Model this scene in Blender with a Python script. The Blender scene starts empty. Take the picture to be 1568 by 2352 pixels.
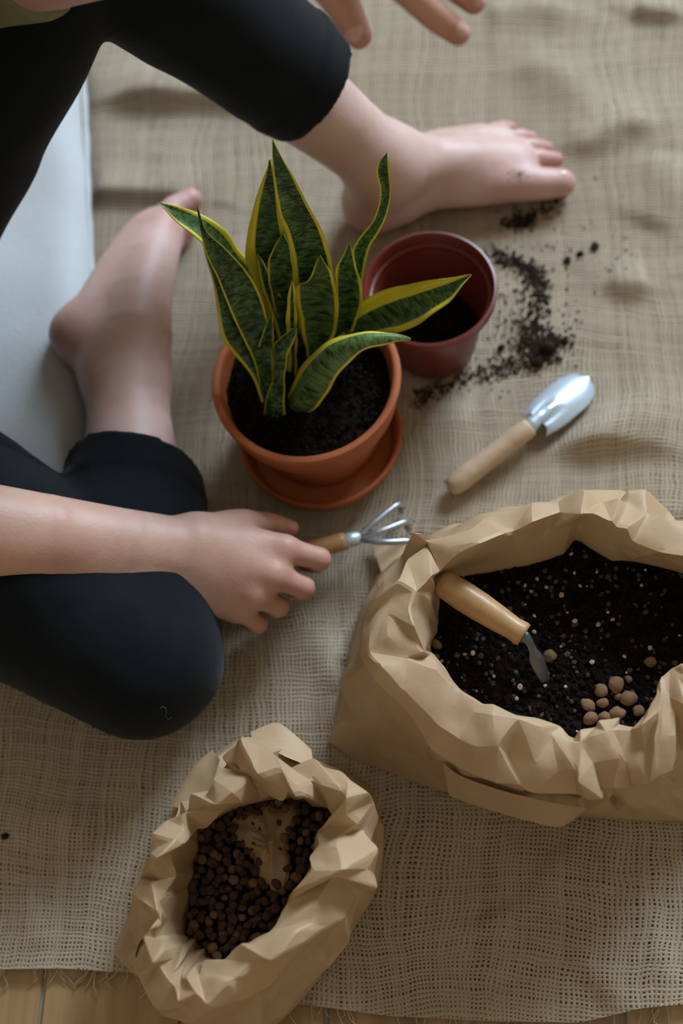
import bpy, bmesh, math, random
import numpy as np
from mathutils import Vector, Matrix

# ------------------------------------------------------------------ camera
IW, IH, FPX = 1568, 2352, 3267.0
CAM_H, DEP, ROLL = 1.2, math.radians(66), math.radians(14)

def _camera_axes():
    fw = np.array([0, math.cos(DEP), -math.sin(DEP)])
    R = np.array([1.0, 0, 0]); U = np.array([0, math.sin(DEP), math.cos(DEP)])
    rt = math.cos(ROLL)*R - math.sin(ROLL)*U
    up = math.cos(ROLL)*U + math.sin(ROLL)*R
    # turn the world so that the picture's right is +x on the floor
    k = -CAM_H/fw[2]; a = fw*k
    d2 = fw + rt*0.003; b = d2*(-CAM_H/d2[2])
    ang = -math.atan2(b[1]-a[1], b[0]-a[0])
    M = np.array([[math.cos(ang), -math.sin(ang), 0], [math.sin(ang), math.cos(ang), 0], [0, 0, 1]])
    fw, rt, up = M@fw, M@rt, M@up
    a = fw*(-CAM_H/fw[2])
    return fw, rt, up, np.array([-a[0], -a[1], CAM_H])
FW, RT, UP, CP = _camera_axes()

def at(px, py, z):
    """world point at height z seen at photo pixel (px, py)"""
    d = FW*FPX + RT*(px-IW/2) - UP*(py-IH/2)
    return CP + d*((z-CP[2])/d[2])
def dist(p): return float(np.dot(np.asarray(p)-CP, FW))
def pxm(n, p): return n*dist(p)/FPX        # n pixels at point p, in metres

sc = bpy.context.scene
col = sc.collection
cam_d = bpy.data.cameras.new('camera'); cam = bpy.data.objects.new('camera', cam_d); col.objects.link(cam)
cam_d.sensor_fit = 'VERTICAL'; cam_d.sensor_height = 36.0; cam_d.sensor_width = 24.0
cam_d.lens = FPX/IH*36.0
cam.matrix_world = Matrix(((RT[0], UP[0], -FW[0], CP[0]), (RT[1], UP[1], -FW[1], CP[1]), (RT[2], UP[2], -FW[2], CP[2]), (0, 0, 0, 1)))
cam_d.clip_start = 0.01
cam_d.dof.use_dof = True; cam_d.dof.focus_distance = 1.10; cam_d.dof.aperture_fstop = 2.8
sc.camera = cam

# ------------------------------------------------------------------ light
world = bpy.data.worlds.new('room_light'); sc.world = world; world.use_nodes = True
world.node_tree.nodes['Background'].inputs[0].default_value = (1.0, 0.85, 0.64, 1)
world.node_tree.nodes['Background'].inputs[1].default_value = 0.34
ld = bpy.data.lights.new('window_light', 'AREA'); ld.shape = 'RECTANGLE'; ld.size = 2.2; ld.size_y = 1.8
ld.energy = 375; ld.color = (0.71, 0.85, 1.0)
lo = bpy.data.objects.new('window_light', ld); col.objects.link(lo)
lo.location = (2.0, 3.8, 2.9)
lo.rotation_euler = (Vector((0.05, 0.0, 0.0)) - lo.location).to_track_quat('-Z', 'Y').to_euler()
sc.view_settings.view_transform = 'Standard'; sc.view_settings.look = 'None'
sc.view_settings.gamma = 1.0; sc.view_settings.use_curve_mapping = False
sc.view_settings.exposure = 0.0
sc.cycles.use_denoising = True
sc.cycles.max_bounces = 3; sc.cycles.diffuse_bounces = 2; sc.cycles.glossy_bounces = 2; sc.cycles.transparent_max_bounces = 4
sc.cycles.use_adaptive_sampling = True; sc.cycles.adaptive_threshold = 0.06

rng = random.Random(7); nrg = np.random.RandomState(5)

# ------------------------------------------------------------------ helpers
def tag(o, label=None, cat=None, group=None, kind=None):
    if label: o['label'] = label
    if cat: o['category'] = cat
    if group: o['group'] = group
    if kind: o['kind'] = kind
    return o
def empty(name, loc=(0, 0, 0)):
    o = bpy.data.objects.new(name, None); o.empty_display_size = 0.03; o.location = loc; col.objects.link(o); return o
def obj(name, verts, faces, mat, parent=None, smooth=True, sharp=None, uv=None):
    me = bpy.data.meshes.new(name)
    me.from_pydata([tuple(map(float, v)) for v in verts], [], [tuple(map(int, f)) for f in faces])
    me.validate(); me.update()
    return objm(name, me, mat, parent, smooth, sharp, uv)
def objm(name, me, mat, parent=None, smooth=True, sharp=None, uv=None):
    if mat: me.materials.append(mat)
    if smooth:
        me.polygons.foreach_set('use_smooth', [True]*len(me.polygons))
        if sharp: me.set_sharp_from_angle(angle=math.radians(sharp))
    if uv is not None:
        l = me.uv_layers.new(name='UVMap'); vi = np.zeros(len(me.loops), dtype=np.int32)
        me.loops.foreach_get('vertex_index', vi)
        l.data.foreach_set('uv', np.asarray(uv, dtype=np.float32)[vi].ravel())
    o = bpy.data.objects.new(name, me); col.objects.link(o)
    if parent: o.parent = parent; o.matrix_parent_inverse = Matrix.Translation(-Vector(parent.location)) if parent.parent is None else Matrix.Identity(4)
    return o
def grid_faces(nu, nv, wrap=False):
    f = []
    for j in range(nv-1):
        for i in range(nu if wrap else nu-1):
            a = j*nu+i; b = j*nu+(i+1) % nu
            f.append((a, b, b+nu, a+nu))
    return f
def lathe(profile, n=64, c=(0, 0, 0)):
    v = []
    for r, z in profile:
        for i in range(n):
            t = 2*math.pi*i/n; v.append((c[0]+r*math.cos(t), c[1]+r*math.sin(t), c[2]+z))
    f = [(a, d, c_, b) if False else (a, b, c_, d) for a, b, c_, d in grid_faces(n, len(profile), True)]
    return v, f
def tube(pts, radii, n=16, flat=None, caps=True):
    """swept round tube with domed ends"""
    P = [np.array(p, float) for p in pts]; R = list(radii)
    v = []; f = []
    T = []
    for i in range(len(P)):
        a = P[max(i-1, 0)]; b = P[min(i+1, len(P)-1)]; t = b-a; T.append(t/np.linalg.norm(t))
    ref = np.array([0, 0, 1.0]) if abs(T[0][2]) < .9 else np.array([1.0, 0, 0])
    for i, p in enumerate(P):
        x = np.cross(T[i], ref); x /= np.linalg.norm(x); y = np.cross(x, T[i])
        for k in range(n):
            a = 2*math.pi*k/n
            v.append(p + R[i]*(math.cos(a)*x + math.sin(a)*y*(flat or 1)))
    f = [(a, d, c_, b) for a, b, c_, d in grid_faces(n, len(P), True)]
    if caps:
        f.append(tuple(range(n))); f.append(tuple(reversed([(len(P)-1)*n+i for i in range(n)])))
    return v, f
def cr(points, n, closed=False):
    """Catmull-Rom resample of a polyline to n points evenly by index"""
    P = np.array(points, float); m = len(P)
    out = []
    for i in range(n):
        s = i/(n if closed else n-1)*(m if closed else m-1)
        k = int(math.floor(s)); u = s-k
        if not closed and k >= m-1: k = m-2; u = 1.0
        if closed: p0, p1, p2, p3 = P[(k-1) % m], P[k % m], P[(k+1) % m], P[(k+2) % m]
        else: p0, p1, p2, p3 = P[max(k-1, 0)], P[k], P[k+1], P[min(k+2, m-1)]
        out.append(.5*((2*p1)+(p2-p0)*u+(2*p0-5*p1+4*p2-p3)*u*u+(3*p1-p0-3*p2+p3)*u**3))
    return np.array(out)
def arc(points, n):
    """resample a polyline by arc length"""
    P = cr(points, max(n*4, 60)); d = np.r_[0, np.cumsum(np.linalg.norm(np.diff(P, axis=0), axis=1))]
    t = np.linspace(0, d[-1], n)
    return np.stack([np.interp(t, d, P[:, k]) for k in range(P.shape[1])], 1)
def vnoise(p, seed=0):
    """smooth value noise, p (n,3) -> (n,) in -1..1"""
    p = np.asarray(p, float); i = np.floor(p).astype(np.int64); f = p-i; f = f*f*(3-2*f)
    def h(ix, iy, iz):
        n = (ix*374761393 + iy*668265263 + iz*1274126177 + seed*974634777) & 0x7fffffff
        n = ((n ^ (n >> 13))*1103515245) & 0x7fffffff
        return ((n ^ (n >> 16)) & 0xffff)/32767.5-1
    r = 0
    for dx in (0, 1):
        for dy in (0, 1):
            for dz in (0, 1):
                w = (f[:, 0] if dx else 1-f[:, 0])*(f[:, 1] if dy else 1-f[:, 1])*(f[:, 2] if dz else 1-f[:, 2])
                r = r+w*h(i[:, 0]+dx, i[:, 1]+dy, i[:, 2]+dz)
    return r
def fbm(p, oct=3, seed=0):
    r = 0; a = 1
    for k in range(oct): r = r+a*vnoise(np.asarray(p)*2**k, seed+k); a *= .5
    return r
def crease(p, seed=0, n=5):
    """sharp-folded crumple noise: triangle waves in random directions, each fading in and out"""
    rs = np.random.RandomState(seed); r = 0
    q = np.asarray(p)+.35*np.stack([vnoise(np.asarray(p)*.7, seed+50+k) for k in range(3)], 1)
    for k in range(n):
        d = rs.randn(3); d /= np.linalg.norm(d); fr = .55*1.35**k; ph = rs.rand()
        s = (q@d)*fr+ph; tri = 2*np.abs(s-np.floor(s+.5))-.5
        m = np.clip(.5+.9*vnoise(np.asarray(p)*.5, seed+90+k), 0, 1)
        r = r+tri*m/1.25**k
    return r

# ------------------------------------------------------------------ SDF surfaces (bodies, cloth)
_gid = [0]
def cone(a, b, ra, rb, n=None, s=1.0, k=.006, g=None):
    _gid[0] += 1
    return dict(g=_gid[0] if g is None else g, a=np.array(a, np.float32), b=np.array(b, np.float32), ra=np.float32(ra), rb=np.float32(rb), n=None if n is None else (np.array(n, float)/np.linalg.norm(n)).astype(np.float32), s=s, k=k)
def ball(c, r, n=None, s=1.0, k=.006): return cone(c, np.array(c, float)+1e-5, r, r, n, s, k)
def sdf_prim(P, q):
    ab = q['b']-q['a']; L = ab@ab
    w = P-q['a']
    t = np.clip((w@ab)/L, 0, 1) if L > 1e-9 else np.zeros(len(P), np.float32)
    w = w-t[:, None]*ab
    if q['n'] is not None:
        w = w+np.float32(q['s']-1)*(w@q['n'])[:, None]*q['n']
    return np.sqrt(np.einsum('ij,ij->i', w, w))-(q['ra']+t*(q['rb']-q['ra']))
def smin(a, b, k):
    h = np.maximum(k-np.abs(a-b), 0)/k
    return np.minimum(a, b)-h*h*k*.25
def sdf_mesh(prims, h, post=None, extra=0.0, relax=3):
    """surface nets over sparse blocks; post(P, d) may clip or displace"""
    B = 14
    cen = np.array([(q['a']+q['b'])/2 for q in prims]); rad = np.array([np.linalg.norm(q['a']-q['b'])/2+max(q['ra'], q['rb']) for q in prims])
    kk = np.array([q['k'] for q in prims])
    lo_ = (cen-rad[:, None]).min(0)-4*h-extra; hi_ = (cen+rad[:, None]).max(0)+4*h+extra
    nb = np.ceil((hi_-lo_)/(B*h)).astype(int)
    N = nb*B+2
    half = B*h*.5*math.sqrt(3)
    loc = np.stack(np.meshgrid(*[np.arange(B+1)]*3, indexing='ij'), -1).reshape(-1, 3)
    bc = np.stack(np.meshgrid(*[np.arange(k) for k in nb], indexing='ij'), -1).reshape(-1, 3)
    cpos = lo_+(bc+.5)*B*h
    # coarse distance at block centres
    dmin = np.full(len(bc), 1e9)
    for q in prims: dmin = np.minimum(dmin, sdf_prim(cpos, q)/max(q['s'], 1.0))
    act = bc[np.abs(dmin) < half*1.15+extra+.012]
    cid_l = []; pos_l = []; quads = []
    def gid(ix): return (ix[:, 0]*N[1]+ix[:, 1])*N[2]+ix[:, 2]
    corners = [(x, y, z) for x in (0, 1) for y in (0, 1) for z in (0, 1)]
    edges = [(i, j) for i in range(8) for j in range(i+1, 8) if sum(abs(corners[i][k]-corners[j][k]) for k in range(3)) == 1]
    M = B+1
    for b in act:
        c0 = lo_+(b+.5)*B*h
        sel = np.where(np.linalg.norm(cen-c0, axis=1) < rad+kk+half+.01)[0]
        if len(sel) == 0: continue
        P = (lo_+(b*B+loc)*h).astype(np.float32)
        gd = {}
        for i in sel:
            q = prims[i]; e = sdf_prim(P, q); g = q['g']
            gd[g] = (np.minimum(gd[g][0], e), q['k']) if g in gd else (e, q['k'])
        d = None
        for e, k in gd.values(): d = e if d is None else smin(d, e, k)
        if d.min() > extra or d.max() < -extra: continue
        if post is not None: d = post(P, d)
        if d.min() > 0 or d.max() < 0: continue
        D = d.reshape(M, M, M)
        S = D < 0
        # cells
        cs = [D[x:x+B, y:y+B, z:z+B] for x, y, z in corners]
        ss = [S[x:x+B, y:y+B, z:z+B] for x, y, z in corners]
        cnt = sum(s.astype(np.int8) for s in ss)
        m = (cnt > 0) & (cnt < 8)
        idx = np.argwhere(m)
        if len(idx) == 0: continue
        cv = [c[m] for c in cs]; acc = np.zeros((len(idx), 3)); num = np.zeros(len(idx))
        for i, j in edges:
            x = (cv[i] < 0) != (cv[j] < 0)
            t = np.where(x, cv[i]/np.where(x, cv[i]-cv[j], 1), 0)
            p = np.array(corners[i])+t[:, None]*(np.array(corners[j])-np.array(corners[i]))
            acc += p*x[:, None]; num += x
        cid_l.append(gid(b*B+idx+1)); pos_l.append(lo_+(b*B+idx+acc/num[:, None])*h)
        for ax in range(3):
            sl0 = [slice(0, B)]*3; sl1 = [slice(0, B)]*3; sl1[ax] = slice(1, B+1)
            A0 = S[tuple(sl0)]; A1 = S[tuple(sl1)]
            e = np.argwhere(A0 != A1)
            if len(e) == 0: continue
            inside = A0[e[:, 0], e[:, 1], e[:, 2]]
            g = b*B+e+1
            u = np.zeros(3, int); v = np.zeros(3, int); u[(ax+1) % 3] = 1; v[(ax+2) % 3] = 1
            q4 = np.stack([gid(g-u-v), gid(g-v), gid(g), gid(g-u)], 1)
            q4[~inside] = q4[~inside][:, ::-1]
            quads.append(q4)
    cid = np.concatenate(cid_l); pos = np.concatenate(pos_l); Q = np.concatenate(quads)
    o = np.argsort(cid); cid = cid[o]; pos = pos[o]
    k = np.searchsorted(cid, Q); k = np.clip(k, 0, len(cid)-1)
    ok = (cid[k] == Q).all(1); F = k[ok]
    E = np.vstack([F[:, [0, 1]], F[:, [1, 2]], F[:, [2, 3]], F[:, [3, 0]]]); deg = np.bincount(E[:, 0], minlength=len(pos))+1e-9
    for it in range(relax*2):        # alternate shrink and inflate so that thin fingers keep their girth
        av = np.stack([np.bincount(E[:, 0], pos[E[:, 1], c], len(pos)) for c in range(3)], 1)/deg[:, None]
        pos = pos+(av-pos)*(.6 if it % 2 == 0 else -.5)
    me = bpy.data.meshes.new('surface')
    me.vertices.add(len(pos)); me.vertices.foreach_set('co', pos.astype(np.float32).ravel())
    me.loops.add(len(F)*4); me.loops.foreach_set('vertex_index', F.astype(np.int32).ravel())
    me.polygons.add(len(F)); me.polygons.foreach_set('loop_start', np.arange(0, len(F)*4, 4, dtype=np.int32))
    me.update(calc_edges=True); me.validate()
    return me, pos

# ------------------------------------------------------------------ materials
def new_mat(name):
    m = bpy.data.materials.new(name); m.use_nodes = True
    nt = m.node_tree; b = nt.nodes['Principled BSDF']
    return m, nt, b
class NB:
    def __init__(s, nt): s.nt = nt
    def n(s, t, **kw):
        x = s.nt.nodes.new(t)
        for k, v in kw.items(): setattr(x, k, v)
        return x
    def l(s, a, b): s.nt.links.new(a, b)
    def math(s, op, a, b=None, c=None, clamp=False):
        x = s.n('ShaderNodeMath', operation=op, use_clamp=clamp)
        for i, v in enumerate((a, b, c)):
            if v is None: continue
            if isinstance(v, (int, float)): x.inputs[i].default_value = v
            else: s.l(v, x.inputs[i])
        return x.outputs[0]
    def noise(s, vec, scale, detail=3, rough=.55, dist=0):
        x = s.n('ShaderNodeTexNoise'); x.inputs['Scale'].default_value = scale; x.inputs['Detail'].default_value = detail
        x.inputs['Roughness'].default_value = rough; x.inputs['Distortion'].default_value = dist
        if vec is not None: s.l(vec, x.inputs['Vector'])
        return x.outputs['Fac']
    def ramp(s, fac, stops):
        x = s.n('ShaderNodeValToRGB'); e = x.color_ramp.elements
        while len(e) < len(stops): e.new(.5)
        for i, (p, c) in enumerate(stops): e[i].position = p; e[i].color = (*c, 1) if len(c) == 3 else c
        s.l(fac, x.inputs[0]); return x.outputs[0]
    def mix(s, fac, a, b, mode='MIX'):
        x = s.n('ShaderNodeMix', data_type='RGBA', blend_type=mode)
        for i, v in ((0, fac), (6, a), (7, b)):
            if isinstance(v, (int, float)): x.inputs[i].default_value = v
            elif isinstance(v, tuple): x.inputs[i].default_value = (*v, 1)
            else: s.l(v, x.inputs[i])
        return x.outputs[2]
    def bump(s, h, strength, d, bsdf):
        x = s.n('ShaderNodeBump'); x.inputs['Strength'].default_value = strength; x.inputs['Distance'].default_value = d
        s.l(h, x.inputs['Height']); s.l(x.outputs[0], bsdf.inputs['Normal'])
    def coord(s, k='Object'): return s.n('ShaderNodeTexCoord').outputs[k]
    def mapping(s, v, scale=(1, 1, 1), rot=(0, 0, 0)):
        x = s.n('ShaderNodeMapping'); x.inputs['Scale'].default_value = scale; x.inputs['Rotation'].default_value = rot
        s.l(v, x.inputs['Vector']); return x.outputs[0]

def simple(name, c1, c2, scale=30, rough=.7, bump=0, bscale=80, metal=0, spec=.5, detail=4, sheen=0, coat=0):
    m, nt, b = new_mat(name); N = NB(nt); v = N.coord()
    N.l(N.ramp(N.noise(v, scale, detail), [(.3, c1), (.7, c2)]), b.inputs['Base Color'])
    b.inputs['Roughness'].default_value = rough; b.inputs['Metallic'].default_value = metal
    b.inputs['Specular IOR Level'].default_value = spec
    if sheen: b.inputs['Sheen Weight'].default_value = sheen
    if coat: b.inputs['Coat Weight'].default_value = coat
    if bump: N.bump(N.noise(v, bscale, 4), bump, .002, b)
    return m

def mat_burlap():
    m, nt, b = new_mat('burlap'); N = NB(nt); v = N.coord('UV')
    # slow warp of the threads
    wn = N.n('ShaderNodeTexNoise'); wn.inputs['Scale'].default_value = 6; wn.inputs['Detail'].default_value = 1; N.l(v, wn.inputs['Vector'])
    sub = N.n('ShaderNodeVectorMath', operation='SUBTRACT'); N.l(wn.outputs['Color'], sub.inputs[0]); sub.inputs[1].default_value = (.5, .5, .5)
    sca = N.n('ShaderNodeVectorMath', operation='SCALE'); N.l(sub.outputs[0], sca.inputs[0]); sca.inputs['Scale'].default_value = .05
    add = N.n('ShaderNodeVectorMath', operation='ADD'); N.l(v, add.inputs[0]); N.l(sca.outputs[0], add.inputs[1])
    w2 = N.n('ShaderNodeTexNoise'); w2.inputs['Scale'].default_value = 70; w2.inputs['Detail'].default_value = 0; N.l(v, w2.inputs['Vector'])
    sub2 = N.n('ShaderNodeVectorMath', operation='SUBTRACT'); N.l(w2.outputs['Color'], sub2.inputs[0]); sub2.inputs[1].default_value = (.5, .5, .5)
    sca2 = N.n('ShaderNodeVectorMath', operation='SCALE'); N.l(sub2.outputs[0], sca2.inputs[0]); sca2.inputs['Scale'].default_value = .0035
    add2 = N.n('ShaderNodeVectorMath', operation='ADD'); N.l(add.outputs[0], add2.inputs[0]); N.l(sca2.outputs[0], add2.inputs[1])
    sep = N.n('ShaderNodeSeparateXYZ'); N.l(add2.outputs[0], sep.inputs[0])
    def thread(c, pitch):
        a = N.math('MULTIPLY', c, math.pi/pitch)
        return N.math('ABSOLUTE', N.math('COSINE', a)), N.math('FLOOR', N.math('MULTIPLY', c, 1/pitch))
    hx, ix = thread(sep.outputs[0], .0037); hy, iy = thread(sep.outputs[1], .0035)
    # each thread has its own thickness and shade
    def per(i, k):
        cx = N.n('ShaderNodeTexWhiteNoise', noise_dimensions='1D'); N.l(N.math('ADD', i, k), cx.inputs['W']); return cx.outputs['Value']
    rx = per(ix, .5); ry = per(iy, 77.5)
    slub = N.noise(N.mapping(v, (260, 14, 1)), 1, 0); slub2 = N.noise(N.mapping(v, (14, 260, 1)), 1, 0)
    tx = N.math('ADD', N.math('MULTIPLY', hx, 1.0), N.math('MULTIPLY', N.math('ADD', N.math('SUBTRACT', rx, .5), N.math('SUBTRACT', slub, .5)), .5))
    ty = N.math('ADD', N.math('MULTIPLY', hy, .95), N.math('MULTIPLY', N.math('ADD', N.math('SUBTRACT', ry, .5), N.math('SUBTRACT', slub2, .5)), .5))
    cov = N.math('MAXIMUM', tx, ty)
    fac = N.n('ShaderNodeMapRange', interpolation_type='SMOOTHSTEP'); N.l(cov, fac.inputs[0])
    fac.inputs[1].default_value = .36; fac.inputs[2].default_value = .62; fac.inputs[3].default_value = 0; fac.inputs[4].default_value = 1
    big = N.noise(v, 5, 2); fib = N.noise(N.mapping(v, (500, 60, 1)), 1, 1)
    colr = N.mix(N.math('MULTIPLY', rx, .5), N.ramp(big, [(.3, (.40, .335, .25)), (.7, (.46, .40, .31))]), (.52, .44, .32))
    colr = N.mix(N.math('MULTIPLY', fib, .6), colr, (.30, .225, .14))
    N.l(colr, b.inputs['Base Color']); b.inputs['Roughness'].default_value = .85; b.inputs['Specular IOR Level'].default_value = .2
    b.inputs['Sheen Weight'].default_value = .25
    N.bump(cov, .9, .0012, b)
    tr = N.n('ShaderNodeBsdfTransparent'); mx = N.n('ShaderNodeMixShader')
    N.l(fac.outputs[0], mx.inputs[0]); N.l(tr.outputs[0], mx.inputs[1]); N.l(b.outputs[0], mx.inputs[2])
    N.l(mx.outputs[0], nt.nodes['Material Output'].inputs['Surface'])
    return m
def mat_wood(name, c1, c2, c3, sc_=(60, 3, 60), rough=.5, coat=0, tcoord='Object'):
    m, nt, b = new_mat(name); N = NB(nt); v = N.coord(tcoord)
    oi = N.n('ShaderNodeObjectInfo'); ad = N.n('ShaderNodeVectorMath', operation='ADD'); N.l(v, ad.inputs[0])
    N.l(N.math('MULTIPLY', oi.outputs['Random'], 7.0), ad.inputs[1])
    g = N.noise(N.mapping(ad.outputs[0], sc_), 1, 5, .6, .6)
    c = N.ramp(g, [(.28, c1), (.5, c2), (.74, c3)])
    N.l(c, b.inputs['Base Color']); b.inputs['Roughness'].default_value = rough; b.inputs['Coat Weight'].default_value = coat
    N.bump(g, .15, .001, b); return m
def mat_paper():
    m, nt, b = new_mat('kraft_paper'); N = NB(nt); v = N.coord()
    c = N.ramp(N.noise(v, 16, 4), [(.25, (.54, .37, .215)), (.75, (.66, .48, .30))])
    fb = N.noise(N.mapping(v, (40, 260, 120)), 1, 3)
    c = N.mix(N.math('MULTIPLY', fb, .35), c, (.44, .30, .175))
    N.l(c, b.inputs['Base Color']); b.inputs['Roughness'].default_value = .5; b.inputs['Specular IOR Level'].default_value = .35
    h = N.math('ADD', N.noise(v, 60, 3), N.math('MULTIPLY', N.noise(v, 18, 2), 2))
    N.bump(h, .25, .002, b)
    t = N.n('ShaderNodeBsdfTranslucent'); N.l(c, t.inputs[0]); mx = N.n('ShaderNodeMixShader'); mx.inputs[0].default_value = .2
    N.l(b.outputs[0], mx.inputs[1]); N.l(t.outputs[0], mx.inputs[2]); N.l(mx.outputs[0], nt.nodes['Material Output'].inputs['Surface'])
    return m
def mat_leaf():
    m, nt, b = new_mat('snake_plant_leaf'); N = NB(nt); uv = N.coord('UV'); oc = N.coord()
    sep = N.n('ShaderNodeSeparateXYZ'); N.l(uv, sep.inputs[0]); u = sep.outputs[0]; w = sep.outputs[1]
    # cross bands: wavy stripes running across the leaf
    n1 = N.noise(N.mapping(uv, (2.4, 62, 1)), 1, 5, .72, .9)
    n2 = N.noise(N.mapping(uv, (1.5, 12, 1)), 1, 3, .6, .8)
    pl = N.n('ShaderNodeAttribute', attribute_type='OBJECT', attribute_name='pale')
    nn = N.math('ADD', N.math('ADD', N.math('MULTIPLY', n1, .72), N.math('MULTIPLY', n2, .28)), pl.outputs['Fac'])
    gr = N.ramp(nn, [(.41, (.006, .018, .009)), (.47, (.014, .045, .016)), (.53, (.05, .125, .032)), (.64, (.15, .24, .085))])
    # yellow margin
    e = N.math('ABSOLUTE', N.math('SUBTRACT', u, .5))
    wob = N.math('MULTIPLY', N.math('SUBTRACT', N.noise(N.mapping(uv, (1.5, 7, 1)), 1, 3), .5), .07)
    at_ = N.n('ShaderNodeAttribute', attribute_type='OBJECT', attribute_name='margin')
    ar_ = N.n('ShaderNodeAttribute', attribute_type='OBJECT', attribute_name='margin_right')
    side = N.math('GREATER_THAN', u, .5)
    mg = N.math('ADD', N.math('MULTIPLY', at_.outputs['Fac'], N.math('SUBTRACT', 1.0, side)), N.math('MULTIPLY', ar_.outputs['Fac'], side))
    thr = N.math('SUBTRACT', .5, mg)
    d = N.math('SUBTRACT', N.math('ADD', e, wob), thr)
    mk = N.n('ShaderNodeMapRange', interpolation_type='SMOOTHSTEP'); N.l(d, mk.inputs[0]); mk.inputs[1].default_value = -.012; mk.inputs[2].default_value = .012
    yel = N.ramp(N.noise(N.mapping(uv, (14, 3, 1)), 1, 3), [(.3, (.58, .53, .025)), (.7, (.82, .72, .07))])
    c = N.mix(mk.outputs[0], gr, yel)
    rim = N.n('ShaderNodeMapRange'); N.l(e, rim.inputs[0]); rim.inputs[1].default_value = .488; rim.inputs[2].default_value = .498
    c = N.mix(N.math('MULTIPLY', rim.outputs[0], .6), c, (.10, .10, .03))
    N.l(c, b.inputs['Base Color']); b.inputs['Roughness'].default_value = .42; b.inputs['Specular IOR Level'].default_value = .4
    N.bump(n1, .12, .001, b)
    t = N.n('ShaderNodeBsdfTranslucent'); N.l(c, t.inputs[0]); mx = N.n('ShaderNodeMixShader'); mx.inputs[0].default_value = .08
    N.l(b.outputs[0], mx.inputs[1]); N.l(t.outputs[0], mx.inputs[2]); N.l(mx.outputs[0], nt.nodes['Material Output'].inputs['Surface'])
    return m
def mat_skin():
    m, nt, b = new_mat('skin'); N = NB(nt); v = N.coord()
    at_ = N.n('ShaderNodeAttribute', attribute_name='flush')
    base = N.ramp(N.noise(v, 22, 4), [(.3, (.50, .285, .215)), (.7, (.60, .37, .285))])
    fr2 = N.n('ShaderNodeAttribute', attribute_name='fair')
    base = N.mix(fr2.outputs['Fac'], base, N.ramp(N.noise(v, 26, 4), [(.3, (.56, .37, .325)), (.7, (.65, .47, .43))]))
    c = N.mix(N.math('MULTIPLY', at_.outputs['Fac'], .85), base, (.44, .14, .12))
    blot = N.n('ShaderNodeMapRange'); N.l(N.noise(v, 60, 3), blot.inputs[0]); blot.inputs[1].default_value = .55; blot.inputs[2].default_value = .8
    c = N.mix(N.math('MULTIPLY', blot.outputs[0], .22), c, (.42, .17, .13))
    N.l(c, b.inputs['Base Color']); b.inputs['Roughness'].default_value = .5; b.inputs['Specular IOR Level'].default_value = .5
    b.inputs['Subsurface Weight'].default_value = .12; b.inputs['Subsurface Radius'].default_value = (1, .35, .2); b.inputs['Subsurface Scale'].default_value = .006
    N.bump(N.math('ADD', N.noise(v, 420, 2), N.math('MULTIPLY', N.noise(v, 130, 3), 1.5)), .16, .0012, b); return m
def mat_denim():
    m, nt, b = new_mat('black_denim'); N = NB(nt); v = N.coord()
    N.l(N.ramp(N.noise(v, 12, 4), [(.3, (.0035, .0055, .0075)), (.75, (.009, .013, .018))]), b.inputs['Base Color'])
    b.inputs['Roughness'].default_value = .9; b.inputs['Specular IOR Level'].default_value = .12; b.inputs['Sheen Weight'].default_value = .08
    N.bump(N.math('ADD', N.math('MULTIPLY', N.noise(N.mapping(v, (900, 900, 300), (.4, .3, .7)), 1, 2), .25), N.noise(v, 40, 3)), .3, .0025, b); return m
def mat_terracotta():
    m, nt, b = new_mat('terracotta'); N = NB(nt); v = N.coord()
    c = N.ramp(N.noise(v, 14, 5), [(.3, (.36, .088, .020)), (.7, (.46, .13, .036))])
    c = N.mix(N.math('MULTIPLY', N.noise(N.mapping(v, (8, 8, 160)), 1, 3), .35), c, (.30, .085, .03))
    N.l(c, b.inputs['Base Color']); b.inputs['Roughness'].default_value = .62
    N.bump(N.noise(v, 160, 4), .15, .001, b); return m
def mat_soil(name='potting_soil', a=(.003, .002, .0015), c=(.018, .011, .007)):
    m, nt, b = new_mat(name); N = NB(nt); v = N.coord()
    N.l(N.ramp(N.noise(v, 120, 5, .7), [(.35, a), (.72, c)]), b.inputs['Base Color'])
    b.inputs['Roughness'].default_value = .95; b.inputs['Specular IOR Level'].default_value = .15
    N.bump(N.noise(v, 190, 5, .7), .9, .004, b); return m

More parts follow.
